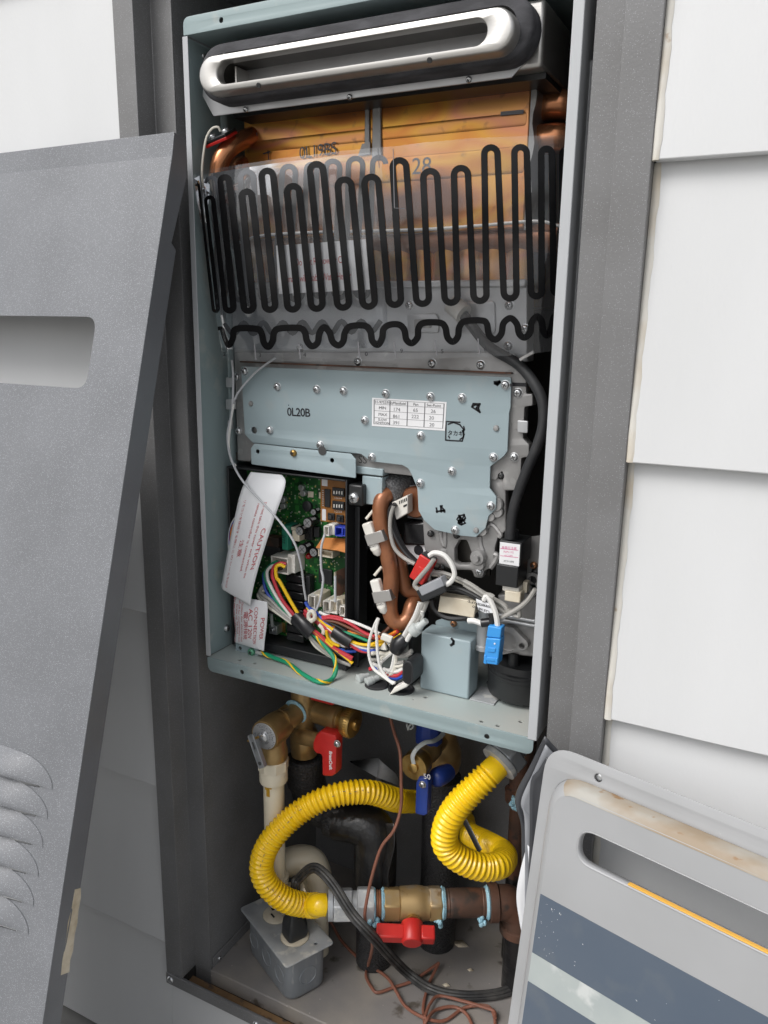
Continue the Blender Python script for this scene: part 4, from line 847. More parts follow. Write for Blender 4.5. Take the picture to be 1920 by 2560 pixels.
for k in range(5): comp('relay', 'black_gloss', (806, -8+k*88, 984, 66+k*88), .070, z8, bevel=.0009)
for k in range(2): comp('relay', 'black_gloss', (812, 515+k*88, 988, 592+k*88), .066, z8, bevel=.0009)
comp('relay_side', 'black_box', (984, 0, 1055, 380), .076, z8)
comp('terminal', 'cap_silver', (628, 510, 712, 605), .074, z8); screw('small', S(*z8((668, 556))[0], .0738), pcb); wire([(z8((655, 390))[0][0], z8((655, 390))[0][1], .068), (z8((660, 450))[0][0], z8((660, 450))[0][1], .070), (z8((668, 520))[0][0], z8((668, 520))[0][1], .073)], .0022, 'clear_grey', wh, name='crimp_terminal')
comp('pad', 'brass_bright', (735, 485, 800, 580), .0852, z8, bevel=0)
# small surface parts as one scatter
sm = [MB() for _ in range(3)]
for i in range(240):
    x = random.uniform(tx0+.012, tx1-.006); z = random.uniform(bz0+.02, tz1-.006); w = random.choice((.0008, .0012, .002)); h = random.choice((.0006, .0012))
    sm[i % 3].box(x, x+w, YP-.0009, YP+.0002, z, z+h)
for b_, m_ in zip(sm, ('black_box', 'cap_silver', 'cream_plastic')): b_.build('surface_parts', m_, pcb, kind='stuff')
# tray screw lug and grey bracket
comp('tray_lug', 'black_plastic', (1452, 215, 1602, 435), .050, yb=.072, bevel=.002, par=wh); screw('big', S(*z7((1520, 350))[0], .0496), wh)
gb = MB(); CB(905, 1192, 955, 1262, .058, .095, gb); CB(868, 1168, 957, 1186, .058, .095, gb); gb.build('bracket', 'plate_blue', wh, bevel=.0008)
CB(590, 1150, 960, 1172, .062, .10).build('mounting_rail', 'dark_metal', wh)

# ------------------------------------------------------------------ paper flaps
def flap(name, Lp, Rp, m, sub=6, par=wh):
    A, B = catmull([S(*p) for p in Lp], sub), catmull([S(*p) for p in Rp], sub); n = len(A)-1; nb = len(B)-1
    def P_(C_, a): t_ = a*(len(C_)-1); i = min(int(t_), len(C_)-2); return C_[i].lerp(C_[i+1], t_-i)
    f_ = lambda a, b_: P_(A, a).lerp(P_(B, a), b_)+Vector((0, -.004*sin(pi*b_), 0))*sin(pi*min(1, a*1.0))
    return MB().grid(f_, 40, 12).build(name, m, par, solid=.0003), f_
cf, ff = flap('caution_flap', [(627, 1180, .0535), (612, 1206, .049), (599, 1240, .044), (585, 1302, .040), (571, 1370, .038), (556, 1449, .036), (553, 1464, .0355), (556, 1473, .036)], [(705, 1187, .0535), (714, 1203, .048), (707, 1236, .043), (690, 1284, .040), (668, 1350, .038), (645, 1424, .037), (632, 1475, .037), (625, 1515, .039)], 'paper')
def ftext(s_, a0, b_, size, m='ink_red'):     # reading direction runs down the flap
    text(s_, m, cf, lambda u, v: ff(min(.99, max(.01, a0+u)), b_+v*1.05/.32*.9)+Vector((.0002, -.0006, 0)), size=size, space=1.0)
Lf = .22
ftext('CAUTION', .50, .80, .045)
ftext('Do not take this cover out when the', .335, .67, .0275); ftext('remote controller is connected.', .34, .53, .0275)
ftext('注意', .54, .34, .042); ftext('リモコンを接続する際にこのシールをはがさない事', .31, .16, .0245)
pf, pff = flap('power_label', [(586, 1488, .047), (584, 1530, .047), (588, 1575, .047), (586, 1600, .047), (588, 1606, .047)], [(668, 1505, .044), (669, 1530, .044), (666, 1570, .044), (662, 1600, .044), (660, 1628, .044)], 'paper')
def ptext(s_, a0, b_, size): text(s_, 'ink_red', pf, lambda u, v: pff(min(.99, max(.01, a0+u)), b_+v*1.25)+Vector((.0002, -.0006, 0)), size=size)
for s_, a0, b_, sz in (('POWER', .33, .84, .115), ('CONNECTION', .14, .66, .105), ('AC 120V', .18, .50, .135), ('電源接続', .22, .36, .12), ('Caution for electric shock', .06, .26, .068), ('Pull off for maintenance service', .02, .17, .062), ('Screw up by hand', .12, .095, .062), ('Do not use powered screw driver', .02, .01, .060)): ptext(s_, a0, b_, sz)
gt = plate('ground_tab', 'plate_blue', wh, arcpoly(XZ([(590, 1596), (646, 1610), (646, 1647), (590, 1632)], .050), .0015), [circ(S(601, 1620, .05).x, S(601, 1620, .05).z, .0024, 12)], yplane(.050), .0014)
screw('green', S(630, 1629, .0492), gt)

# ------------------------------------------------------------------ harness
def W(z, pts, y, r, c_, y2=None, sub=6):
    P = z(*pts); n = len(P); wire([(a, b_, y if y2 is None else y+(y2-y)*i/(n-1)) for i, (a, b_) in enumerate(P)], r, 'wire_'+c_, wh, sub=sub)
up = lambda pts: [(x, y-1160.0) for x, y in pts]
zz = lambda *p: zm(520, 1440, 4.1475, p)
o7 = 280*4.1475
def W8(pts, y, r, c_, y2=None): W(z8, pts, y, r, c_, y2)
W8([(800, 1070-o7), (750, 1045-o7), (705, 1075-o7), (712, 1180-o7), (745, 60), (850, 250), (945, 412)], .056, .0022, 'yellow', .048)
W8([(810, 1035-o7), (740, 1030-o7), (680, 1070-o7), (668, 1150-o7), (680, 40), (765, 240), (915, 435)], .058, .0022, 'red', .049)
W8([(730, 1045-o7), (660, 1060-o7), (615, 1110-o7), (620, 30), (640, 80), (720, 230), (865, 425)], .057, .0020, 'white', .050)
W8([(720, 1010-o7), (660, 1040-o7), (600, 1110-o7), (590, 10), (625, 100), (690, 230), (815, 390), (880, 460)], .060, .0020, 'green', .051)
W8([(650, 1060-o7), (595, 1120-o7), (578, 0), (600, 150), (700, 280), (830, 415), (885, 470)], .061, .0020, 'blue', .052)
W8([(640, 110), (600, 90), (560, 120), (545, 170), (640, 240), (760, 360), (890, 475)], .062, .0022, 'grey', .050)
W8([(620, 130), (560, 130), (535, 190), (620, 270), (740, 375), (880, 490)], .061, .0022, 'grey', .049)
W8([(600, 150), (540, 170), (525, 215), (600, 300), (740, 395), (875, 492)], .060, .0022, 'cream', .049)
W8([(560, 190), (505, 240), (515, 285), (600, 345), (740, 400), (900, 470)], .060, .0024, 'black', .051)
W8([(770, 1080-o7), (690, 1110-o7), (670, 30), (740, 190), (830, 330), (925, 430)], .059, .0020, 'black', .051)
MB().tube([S(*z8((905, 432))[0], .049), S(*z8((990, 515))[0], .046), S(*z8((1075, 600))[0], .046)], .0078, 14, 5, ell=((0, 1, 0), .75, 1.1)).build('tape_wrap', 'tape_black', wh)
for (dx, c_, ey) in ((58, 'yellow', (1500, 905)), (40, 'red', (1492, 868)), (20, 'black', (1488, 895)), (60, 'red', (1500, 850))):
    W8([(1060+dx*.6, 590-dx*.5), (1150+dx*.5, 660-dx*.5), (1300, 770-dx*.5), ey], .046, .0022, c_, .052)
W8([(1050, 620), (1150, 730), (1250, 810), (1360, 880), (1480, 925)], .046, .0022, 'grey', .054); W8([(1040, 600), (1110, 720), (1220, 800), (1340, 870)], .047, .0022, 'cream', .054)
gw = z8((540, 797), (600, 812), (690, 850), (830, 905), (960, 1000), (1100, 1082), (1200, 1102), (1290, 1062), (1328, 960), (1300, 840), (1220, 735), (1130, 640), (1080, 590))
gy = [.0485, .047, .045, .042, .038, .034, .033, .035, .040, .045, .047, .047, .047]
GP = [(lambda p: p if p.z > ZHF+.0032 else SZ(a, b_, ZHF+.0032))(S(a, b_, y)) for (a, b_), y in zip(gw, gy)]
wire([(p,) for p in GP], .0026, 'wire_green', wh)
P = catmull(GP, 10)
hx_ = []
for i, p in enumerate(P):
    tq = (P[min(i+1, len(P)-1)]-P[max(i-1, 0)]).normalized(); u = tq.orthogonal().normalized() if i == 0 else (u-tq*u.dot(tq)).normalized(); w = tq.cross(u); an = i*.24; hx_.append(p+(u*cos(an)+w*sin(an))*.0019)
MB().tube(hx_, .0011, 6, 1).build('wire_stripe', 'wire_yellow', wh)
MB().cyl(S(*z8((505, 790))[0], .0485), S(*z8((565, 806))[0], .047), .0022, n=12).build('crimp_terminal', 'clear_grey', wh)
# right-hand bundle
def Wc(pts, y, r, c_, y2=None): W(zc, pts, y, r, c_, y2)
for k, (c_, a, e) in enumerate((('red', (5, 235), 0), ('red', (0, 275), 14), ('red', (10, 310), 28), ('black', (30, 290), 20))):
    Wc([a, (110, 330+e), (240, 420+e), (380, 530+e*.5)], .056, .0019, c_, .052)
Wc([(20, 130), (60, 200), (150, 260), (260, 370), (395, 505)], .058, .0020, 'blue', .052); Wc([(40, 200), (110, 280), (230, 380), (395, 500)], .057, .0020, 'yellow', .051); Wc([(60, 230), (160, 340), (280, 440), (385, 520)], .056, .0020, 'white', .052)
MB().tube([S(*zc((385, 515))[0], .051), S(*zc((490, 590))[0], .050), S(*zc((610, 665))[0], .050)], .0062, 14, 5, ell=((0, 1, 0), .75, 1.1)).build('tape_wrap', 'tape_black', wh)
for c_, P_ in (('yellow', [(610, 640), (720, 675), (840, 685), (960, 650), (1060, 615), (1180, 600), (1260, 545)]), ('white', [(605, 655), (720, 710), (850, 740), (960, 735), (1050, 690)]), ('blue', [(600, 670), (720, 735), (850, 760), (950, 750)]), ('red', [(600, 680), (700, 750), (800, 775), (900, 770)]),
               ('red', [(235, 330), (300, 312), (450, 330), (600, 400), (720, 490), (850, 555), (950, 580)]), ('red', [(240, 355), (340, 335), (520, 375), (660, 450), (800, 540), (920, 575)]), ('white', [(200, 260), (290, 300), (450, 340), (640, 390), (860, 480), (980, 540), (1070, 590)]),
               ('brown', [(280, 370), (420, 390), (600, 470), (780, 550), (930, 590)]), ('orange', [(330, 420), (430, 480), (600, 520), (760, 540), (920, 572), (1060, 575), (1200, 510)]), ('green', [(400, 500), (560, 530), (700, 580), (830, 635)]), ('black', [(300, 380), (450, 450), (600, 540), (760, 610), (900, 640)]), ('red', [(300, 345), (480, 400), (640, 500), (800, 570), (980, 600), (1120, 570), (1220, 505)]),
               ('brown', [(980, 560), (1050, 510), (1110, 450)]), ('yellow', [(290, 500), (310, 590), (370, 660), (460, 700)]), ('white', [(320, 530), (380, 630), (480, 690), (620, 705)]), ('blue', [(370, 560), (470, 640), (600, 690)]), ('blue', [(450, 730), (560, 770), (680, 765)]), ('yellow', [(860, 690), (960, 690), (1080, 660), (1200, 620)])):
    Wc(P_, .052+random.uniform(-.003, .004), .0019, c_, .056+random.uniform(-.003, .004))
Wc([(50, 330), (90, 370), (140, 340), (130, 270), (95, 250), (60, 290), (70, 350), (120, 385)], .049, .0026, 'cream'); Wc([(200, 420), (240, 460), (260, 500), (255, 540)], .053, .003, 'cream')
for P_ in ([(960, 340), (910, 440), (860, 580), (838, 720), (850, 860), (900, 990), (1010, 1080), (1090, 1140), (1160, 1190)], [(965, 345), (935, 480), (945, 640), (955, 800), (985, 960), (1050, 1080), (1110, 1150), (1180, 1180)]):
    Wc(P_, .045, .0018, 'white', .040)
for P_, c_ in (([(1500, 140), (1440, 300), (1370, 430), (1290, 570)], 'white'), ([(1560, 110), (1490, 280), (1400, 440), (1320, 590)], 'grey'), ([(1600, 110), (1540, 260), (1430, 440), (1330, 600)], 'grey'), ([(1535, 240), (1530, 300), (1520, 360)], 'white')): Wc(P_, .046, .0024, c_, .050)
MB().tube([S(*zc((1310, 590))[0], .050), S(*zc((1240, 670))[0], .048), S(*zc((1180, 760))[0], .048)], lambda t_, L_: .0056*(1+.45*sin(t_*pi*.8)), 14, 6).build('tape_wrap', 'tape_black', wh)
for P_, c_ in (([(1170, 760), (1080, 830), (990, 920), (970, 1010), (1020, 1060)], 'white'), ([(1180, 780), (1160, 900), (1130, 1000), (1060, 1060), (1000, 1070)], 'white'), ([(1190, 780), (1190, 920), (1150, 1040), (1080, 1100)], 'cream'), ([(1150, 770), (1060, 800), (960, 790), (880, 800)], 'cream'),
               ([(1290, 1020), (1210, 1080), (1120, 1080), (1060, 1040)], 'red'), ([(1290, 1080), (1210, 1120), (1130, 1110), (1070, 1080)], 'blue'), ([(1290, 990), (1200, 1030), (1100, 1020), (1030, 1000)], 'white'), ([(1400, 760), (1320, 800), (1240, 805)], 'grey'), ([(1390, 790), (1310, 830), (1210, 830)], 'grey'), ([(1300, 900), (1240, 920), (1180, 930)], 'grey'), ([(1300, 940), (1230, 960), (1170, 965)], 'cream'),
               ([(850, 1000), (900, 990), (960, 1010)], 'red'), ([(880, 960), (930, 980), (970, 1000)], 'blue'), ([(870, 920), (940, 950), (980, 980)], 'white'), ([(860, 880), (960, 880), (1040, 870)], 'grey'), ([(1040, 600), (1100, 660), (1140, 720)], 'white'), ([(880, 790), (980, 800), (1080, 810), (1010, 850), (1030, 880)], 'cream')): Wc(P_, .052, .0024, c_)
MB().obox(S(*zc((1075, 595))[0], .046), (.006, 0, -.001), (0, .002, 0), (.001, 0, .0035)).build('cable_clip', 'white_plastic', wh, bevel=.001)
MB().prism(XZ(zc((970, 740), (1040, 650), (1070, 760), (1020, 755)), .047), .047, .050).build('cable_clip', 'white_plastic', wh, bevel=.0006)
for a, c_, y0, y1 in (((830, 1085), (690, 1130), .056, .044), ((960, 1110), (800, 1175), .054, .042), ((1585, 370), (1400, 520), .047, .047)):
    p, q_ = S(*zc(a)[0], y0), S(*zc(c_)[0], y1); d = (q_-p).length
    k = 1.35 if a[0] > 1500 else 1; rr = .0042
    MB().lathe(p, q_-p, [(rr*.75, 0), (rr*.8, d*.35), (rr, d*.4), (rr, d*.55), (rr*1.15*k, d*.6), (rr*1.15*k, d*.95), (rr*.9*k, d)], 16).build('crimp_cap', 'clear_grey', wh)
Wc([(1400, 520), (1360, 580), (1330, 630)], .047, .0026, 'white')
for p, r_ in (((942, 1713), .0125), ((1003, 1724), .0135)): MB().lathe(SZ(*p, ZHF+.0001), (0, 0, 1), [(r_, 0), (r_, .0012), (r_*.86, .002), (r_*.8, .0008)], 26).build('grommet', 'rubber', wh)
pl_ = MB().obox((S(*zc((1165, 1262))[0], .040)+S(*zc((1400, 1150))[0], .040))/2, (S(*zc((1400, 1150))[0], .040)-S(*zc((1165, 1262))[0], .040))*.5, (0, .006, 0), (.0030, 0, .0052)).build('wire_plug', 'white_plastic', wh, bevel=.0012)
cp0, cp1 = S(*zc((1340, 1130))[0], .034), S(*zc((1345, 970))[0], .034)
o = MB(); st = lambda r_, y: [Vector((cp0.x+r_*cos(a), y, cp0.z+r_*sin(a))) for a in [pi+pi*k/8 for k in range(9)]]+[Vector((cp1.x+r_*cos(a), y, cp1.z+r_*sin(a))) for a in [pi*k/8 for k in range(9)]]
o.rings([st(.0058, .058), st(.0058, .0345), st(.0053, .034)]); fc = o.build('ferrite', 'rubber', wh); o = MB(); o.rings([st(.0046, .0345), st(.0041, .0338)]); o.build('resin_face', 'black_gloss', fc)
MB().box(S(1046, 1500, .07).x-.006, S(1046, 1500, .07).x-.002, .062, .10, .5915, .66).build('harness_guide', 'black_plastic', wh)
wire([(580, 900, .050), (583, 940, .050), (582, 1000, .048), (578, 1040, .047), (569, 1085, .046), (573, 1130, .045), (590, 1175, .044), (615, 1213, .040), (655, 1255, .038), (700, 1305, .0385), (735, 1355, .040), (752, 1410, .045), (760, 1470, .052), (765, 1500, .055)], .0014, 'wire_silver', wh)
wire([(690, 893, .049), (640, 930, .050), (600, 975, .049), (586, 1000, .049)], .0013, 'wire_silver', wh); wire([(584, 1010, .0475), (576, 1060, .047), (572, 1110, .046), (578, 1150, .046), (590, 1165, .047)], .0014, 'wire_white', wh)
wire([(812, 1335, .060), (803, 1370, .056), (803, 1420, .056), (808, 1450, .056), (800, 1500, .055), (788, 1530, .055)], .0015, 'wire_silver', wh); wire([(838, 1440, .06), (838, 1505, .058)], .0016, 'wire_silver', wh)
for c_, d in (('white', 0), ('blue', 4), ('orange', 9)): wire([(600+d, 1280, .060), (580+d*.6, 1310, .056), (573+d*.5, 1345-d, .054), (575+d*.5, 1380, .054), (590+d, 1400, .058)], .0018, 'wire_'+c_, wh)

# ------------------------------------------------------------------ copper return bend, foam and sensors
MB().tube([S(1050, 1185, .115), S(1010, 1206, .094), S(962, 1233, .070)], .0158, 24, 6).build('pipe_insulation', 'foam_grey', wh)
MB().tube([S(1000, 1222, .085), S(965, 1238, .067), S(952, 1260, .061), S(953, 1310, .060), S(966, 1372, .060), S(978, 1440, .060), S(974, 1510, .060), S(980, 1545, .060), S(1000, 1558, .063), S(1020, 1545, .068), S(1030, 1515, .074), S(1040, 1500, .085)], .0081, 22, 8).build('copper_tube', 'copper_pipe', wh)
MB().tube([S(985, 1340, .075), S(998, 1400, .075), S(1008, 1450, .075), S(1018, 1475, .077), S(1045, 1480, .085)], .0072, 20, 8).build('copper_tube', 'copper_pipe', wh)
for (a0, b0), (a1, b1), (ca, cb_), tx in (((918, 1306), (942, 1375), (930, 1352), ''), ((938, 1448), (958, 1520), (950, 1500), '')):
    p, q_ = S(a0, b0, .053), S(a1, b1, .053); d = q_-p
    sn = MB().obox((p+q_)/2, d*.5, (0, .004, 0), Vector((d.z, 0, -d.x)).normalized()*.0052).build('thermistor', 'white_plastic', wh, bevel=.0018, seg=3)
    MB().lathe(q_, d, [(.0052, -.001), (.0045, .003), (.0018, .006)], 14).build('boot', 'white_plastic', sn)
    c_ = p.lerp(q_, .58); xx = Vector((-d.z, 0, d.x)).normalized(); xx = xx if xx.x > 0 else -xx
    cl = MB().obox(c_+xx*.0045+Vector((0, -.0046, 0)), xx*.0098, (0, .0004, 0), d.normalized()*.0056); cl.obox(c_+xx*.0145+Vector((0, .0010, 0)), xx*.0005, (0, .0058, 0), d.normalized()*.0056)
    cl.build('spring_clip', 'stainless', wh, bevel=.0003)
    fm2 = lambda u, v, q_=q_, d=d, xx=xx: q_-d.normalized()*.006+xx*(u-.0045)*-1+xx*-.0+Vector((0, -.00425, 0))-d.normalized()*(-v)
    text('1GM1FG·2', 'ink_black', sn, fm2, size=.0028, align='LEFT')
    wire([((p-d*.12),), ((p+Vector((.004, .006, .012))),)], .0018, 'wire_cream', wh)
# white plug by the foam, dark leads, red plug, relay capsule
q4 = z9((330, 320), (460, 258), (462, 408), (365, 465)); wpl = MB().slab([S(*p, .060) for p in q4], (0, -1, 0), .012).build('wire_plug', 'white_plastic', wh, bevel=.0008)
mk = MB()
for k, (a, b_) in enumerate(((390, 325), (405, 318), (418, 313), (432, 307), (446, 300))): mk.prism(XZ(z9((a, b_-18), (a+7, b_-21), (a+9, b_+6), (a+2, b_+9)), .0597), .0596, .0598)
mk.prism(XZ(z9((425, 345), (455, 330), (455, 345), (428, 360)), .0597), .0596, .0598); mk.build('slot_marks', 'black_box', wpl)
for k in range(3): W(z9, [(355+k*6, 330), (312+k*14, 380), (318+k*16, 480), (360+k*14, 600), (430+k*12, 720), (530+k*10, 820)], .056+k*.002, .0022, 'black')
W(z9, [(345, 350), (320, 440), (318, 560), (350, 690), (420, 770), (520, 830)], .054, .0023, 'grey')
rp0, rp1 = S(*z9((545, 960))[0], .050), S(*z9((640, 770))[0], .050); rd = (rp1-rp0)
rp = MB().obox((rp0+rp1)/2, rd*.5, (0, .006, 0), Vector((rd.z, 0, -rd.x)).normalized()*.0078).build('wire_plug', 'red_plastic', wh, bevel=.0012)
MB().obox(rp0.lerp(rp1, .45)+Vector((0, -.0065, 0)), rd*.16, (0, .0008, 0), Vector((rd.z, 0, -rd.x)).normalized()*.003).build('latch', 'red_plastic', rp, bevel=.0005)
MB().obox(rp1+rd*.02, rd*.04, (0, .0045, 0), Vector((rd.z, 0, -rd.x)).normalized()*.0068).build('cavity', 'black_box', rp)
W(z9, [(640, 760), (690, 735), (770, 760), (830, 840), (850, 920), (820, 975), (770, 1010)], .046, .0028, 'white'); W(z9, [(680, 790), (630, 860), (570, 930), (520, 1000), (560, 1050)], .043, .0026, 'grey')
W(z9, [(655, 900), (760, 905), (880, 950), (980, 1000), (1080, 1060), (1180, 1120)], .056, .0024, 'grey'); W(z9, [(670, 915), (780, 930), (900, 975), (1010, 1030), (1150, 1110)], .058, .0024, 'cream'); W(z9, [(650, 1000), (640, 930), (680, 880)], .056, .0024, 'grey'); W(z9, [(740, 980), (740, 930), (700, 900)], .056, .0022, 'grey')
zd = lambda *p: zm(880, 1440, 3.318, p)
a4, b4 = S(*zd((575, 160))[0], .046), S(*zd((780, 65))[0], .046); d4 = b4-a4; rc = MB().obox((a4+b4)/2, d4*.5, (0, .006, 0), Vector((-d4.z, 0, d4.x)).normalized()*.0065).build('relay_capsule', 'black_box', wh, bevel=.0012)
MB().obox((a4+b4)/2+Vector((0, -.0005, .0045)), d4*.46, (0, .006, 0), Vector((-d4.z, 0, d4.x)).normalized()*.0045).build('lid', 'paper_grey', rc, bevel=.001)
for w_, h_, y in ((0, 0, .060),):
    a5, b5 = S(*zd((740, 215))[0], y), S(*zd((1040, 265))[0], y); d5 = b5-a5; MB().obox((a5+b5)/2, d5*.5, (0, .006, 0), (.001, 0, .0085)).build('wire_plug', 'cream_plastic', wh, bevel=.0008)
W(zd, [(660, 200), (690, 280), (780, 340), (900, 350), (1040, 320)], .060, .0036, 'black'); W(zd, [(760, 90), (880, 100), (1000, 150), (1100, 220), (1150, 320), (1155, 400)], .056, .0022, 'black', .044); W(zd, [(770, 105), (870, 118), (990, 165), (1085, 225)], .057, .0022, 'black')

# ------------------------------------------------------------------ spark cable and igniter
zi = lambda *p: zm(1240, 1180, 6.91, p)
MB().tube([S(1130, 760, .060), S(1160, 785, .057)], .0088, 18, 4).build('cable_boot', 'white_plastic', wh)
MB().tube([S(1150, 775, .060), S(1180, 815, .056), S(1225, 868, .052), S(1300, 915, .047), S(1350, 985, .045), S(1359, 1050, .045), S(1345, 1110, .045), S(1315, 1180, .047), S(1290, 1250, .050), S(1279, 1300, .052), S(1276, 1345, .054)], .0046, 14, 8).build('spark_cable', 'rubber', wh)
yi = .050
ig = MB(); CB(*zi((50, 1200))[0], *zi((437, 1605))[0], yi, yi+.030, ig); igo = ig.build('igniter', 'black_plastic', wh, bevel=.0008)
MB().lathe(S(*zi((272, 1170))[0], yi+.012), (0, 0, 1), [(.0068, -.004), (.0068, .006), (.0062, .0095)], 16).build('cable_gland', 'black_plastic', igo)
(a, b_), (c_, d_) = zi((60, 1230), (407, 1608)); lb_ = CB(a, b_, c_, d_, yi-.0004, yi-.0001).build('rating_label', 'label', igo)
ly = yi-.0006; lf_ = lambda p0, p1: lin(zi(p0)[0], zi(p1)[0], ly)
fm, L_ = lf_((95, 1322), (380, 1345)); text('高電圧注意', 'ink_pink', lb_, fm, size=L_*.185)
fm, L_ = lf_((130, 1392), (335, 1408)); text('PLM-112', 'ink_pink', lb_, fm, size=L_*.235)
fm, L_ = lf_((145, 1448), (318, 1462)); text('A.C.120V', 'ink_pink', lb_, fm, size=L_*.21)
fm, L_ = lf_((130, 1550), (345, 1572)); text('3C211005', 'ink_black', lb_, fm, size=L_*.20)
for p0, p1 in (((75, 1322), (380, 1352)), ((75, 1445), (380, 1478))):
    A, B = S(*zi(p0)[0], ly), S(*zi(p1)[0], ly); strokes([[(A.x, A.z), (B.x, B.z)]], .00022, 'ink_pink', lb_, lambda u, v: Vector((u, ly, v)), 'rule')
CB(*zi((-8, 1612))[0], *zi((378, 1985))[0], yi-.003, yi+.026).build('coil_block', 'black_plastic', wh, bevel=.001)
CB(*zi((105, 1975))[0], *zi((400, 2075))[0], yi+.002, yi+.022).build('connector', 'white_plastic', wh, bevel=.001); CB(*zi((145, 2062))[0], *zi((420, 2250))[0], yi, yi+.014).build('connector', 'cream_plastic', wh, bevel=.001)
zk = lambda *p: zm(1160, 1380, 5.82, p)
CB(*zk((855, 440))[0], *zk((915, 590))[0], yi+.012, yi+.02).build('spacer', 'cream_plastic', wh)
pnl = MB().prism(XZ(zi((430, 1140), (760, 1100), (735, 2100), (430, 2120)), .085), .085, .087).build('gas_bracket', 'diecast', wh)
screw('copper', S(*zi((655, 1610))[0], .0845), wh); screw('copper', S(*zi((450, 1580))[0], .0845), wh)
for p, r_ in (((650, 1850), .0075), ((580, 2010), .0085)): MB().lathe(S(*zi(p)[0], .084), (0, -1, 0), [(r_, 0), (r_, .004), (r_*.55, .004), (r_*.5, .001)], 20).build('gas_port', 'diecast', wh)
CB(*zi((590, 1690))[0], *zi((720, 2080))[0], .080, .084).build('port_plate', 'black_plastic', wh, bevel=.002)
W(zk, [(0, 420), (140, 500), (320, 630), (500, 720), (600, 790), (640, 880), (660, 830)], .052, .0026, 'grey'); W(zk, [(0, 470), (200, 600), (420, 740), (560, 850), (620, 890)], .054, .0024, 'grey')
W(zk, [(1040, 540), (950, 680), (860, 770), (760, 840), (600, 930), (500, 985)], .048, .0026, 'grey'); W(zk, [(680, 850), (740, 920), (800, 930), (800, 830)], .050, .0026, 'grey'); W(zk, [(60, 1000), (140, 1000), (260, 1040)], .052, .0032, 'white')
MB().cyl(S(*zk((255, 1035))[0], .052), S(*zk((450, 1010))[0], .054), .0042, n=14).build('tape_wrap', 'tape_black', wh)
# tag on the pump lead and blue plug
tg = [S(*p, .042) for p in zk((172, 680), (270, 715), (345, 740), (410, 770), (460, 870), (370, 898), (300, 885), (200, 835))]
tgo = MB().slab(tg, (0, -1, 0), .0004).build('lead_tag', 'paper', wh)
def ftag(p0, p1): 
    A, B = S(*zk(p0)[0], .0414), S(*zk(p1)[0], .0414); e = (B-A).normalized(); n_ = Vector((-e.z, 0, e.x)); return (lambda u, v: A+e*u+n_*v)
text('connect to pump', 'ink_black', tgo, ftag((405, 790), (205, 740)), size=.0046, space=.75); text('Cut wire to', 'ink_black', tgo, ftag((375, 858), (245, 815)), size=.0046, space=.8)
W(zk, [(300, 720), (300, 660), (340, 625), (400, 640), (430, 660)], .043, .0028, 'grey'); W(zk, [(290, 700), (330, 640), (390, 720), (440, 830), (470, 930), (492, 1090)], .0425, .0030, 'white'); W(zk, [(398, 880), (400, 970), (393, 1085)], .0435, .0026, 'black')
b1 = [S(*p, .037) for p in zk((348, 1075), (545, 1108), (530, 1262), (322, 1235))]; b2 = [S(*p, .036) for p in zk((322, 1250), (530, 1270), (490, 1650), (275, 1622))]
bl = MB().slab(b1, (0, -1, 0), .011).build('wire_plug', 'blue_conn', wh, bevel=.001, label='bright blue lead connector'); MB().slab(b2, (0, -1, 0), .013).build('housing', 'blue_conn', bl, bevel=.001)
for q4 in (((352, 1390), (460, 1400), (450, 1465), (340, 1455)), ((325, 1530), (455, 1545), (450, 1595), (320, 1580)), ((290, 1500), (325, 1510), (320, 1640), (285, 1615)), ((455, 1540), (490, 1545), (480, 1640), (445, 1640))):
    MB().slab([S(*p, .0352) for p in zk(*q4)], (0, -1, 0), .0014).build('latch', 'blue_conn', bl, bevel=.0004)
MB().lathe(S(*zk((447, 1333))[0], .0357), (0, -1, 0), [(.0009, 0), (.0009, .0003)], 10).build('mark', 'label', bl)

# ------------------------------------------------------------------ water valve body, blower motor, grey shield box
YV = .072
vb_ = MB().prism(XZ(zk((230, 960), (560, 905), (1060, 1060), (1010, 1560), (560, 1500), (215, 1440)), YV), YV+.004, .12).build('valve_body', 'diecast', wh, bevel=.002)
vf = plate('valve_flange', 'diecast', vb_, arcpoly(XZ(zk((520, 1090), (620, 1065), (740, 1090), (940, 1290), (960, 1360), (900, 1420), (720, 1450), (560, 1480), (480, 1400), (470, 1180)), YV), .006, 5), [circ(S(*zk((858, 1350))[0], YV).x, S(*zk((858, 1350))[0], YV).z, .0027, 14), circ(S(*zk((622, 1290))[0], YV).x, S(*zk((622, 1290))[0], YV).z, .0118, 26)], yplane(YV), .008, .001)
cx_ = S(*zk((640, 1270))[0], YV)
MB().lathe(cx_+Vector((0, .016, 0)), (0, -1, 0), [(.0120, 0), (.0120, .005), (.0105, .005), (.0105, .0085), (.0092, .0085), (.0092, .003), (.001, .003)], 26).build('valve_bore', 'aluminium', vb_)
for yy in (905, 975): 
    A, B = S(*zk((450, yy))[0], YV), S(*zk((1030, yy+100))[0], YV); MB().cyl(A, B, .0018, n=10).build('ridge', 'aluminium', vb_)
MB().prism(XZ(zk((480, 620), (1060, 640), (1050, 1060), (540, 940)), .082), .082, .12).build('valve_cap', 'diecast', wh, bevel=.002)
cq = S(*zk((262, 1150))[0], .074); MB().lathe(Vector((cq.x, cq.y+.006, S(*zk((262, 1440))[0], .074).z)), (0, 0, 1), [(.0085, 0), (.0085, .004), (.0072, .005), (.0072, .038), (.0088, .040), (.0088, .044), (.0075, .046), (.0088, .048), (.0088, .052)], 20).build('water_inlet', 'aluminium', wh)
mo = SZ(1283, 1672, .628); mr_ = .0345; mo.y = .098; mo.x = S(1290, 1690, .075).x
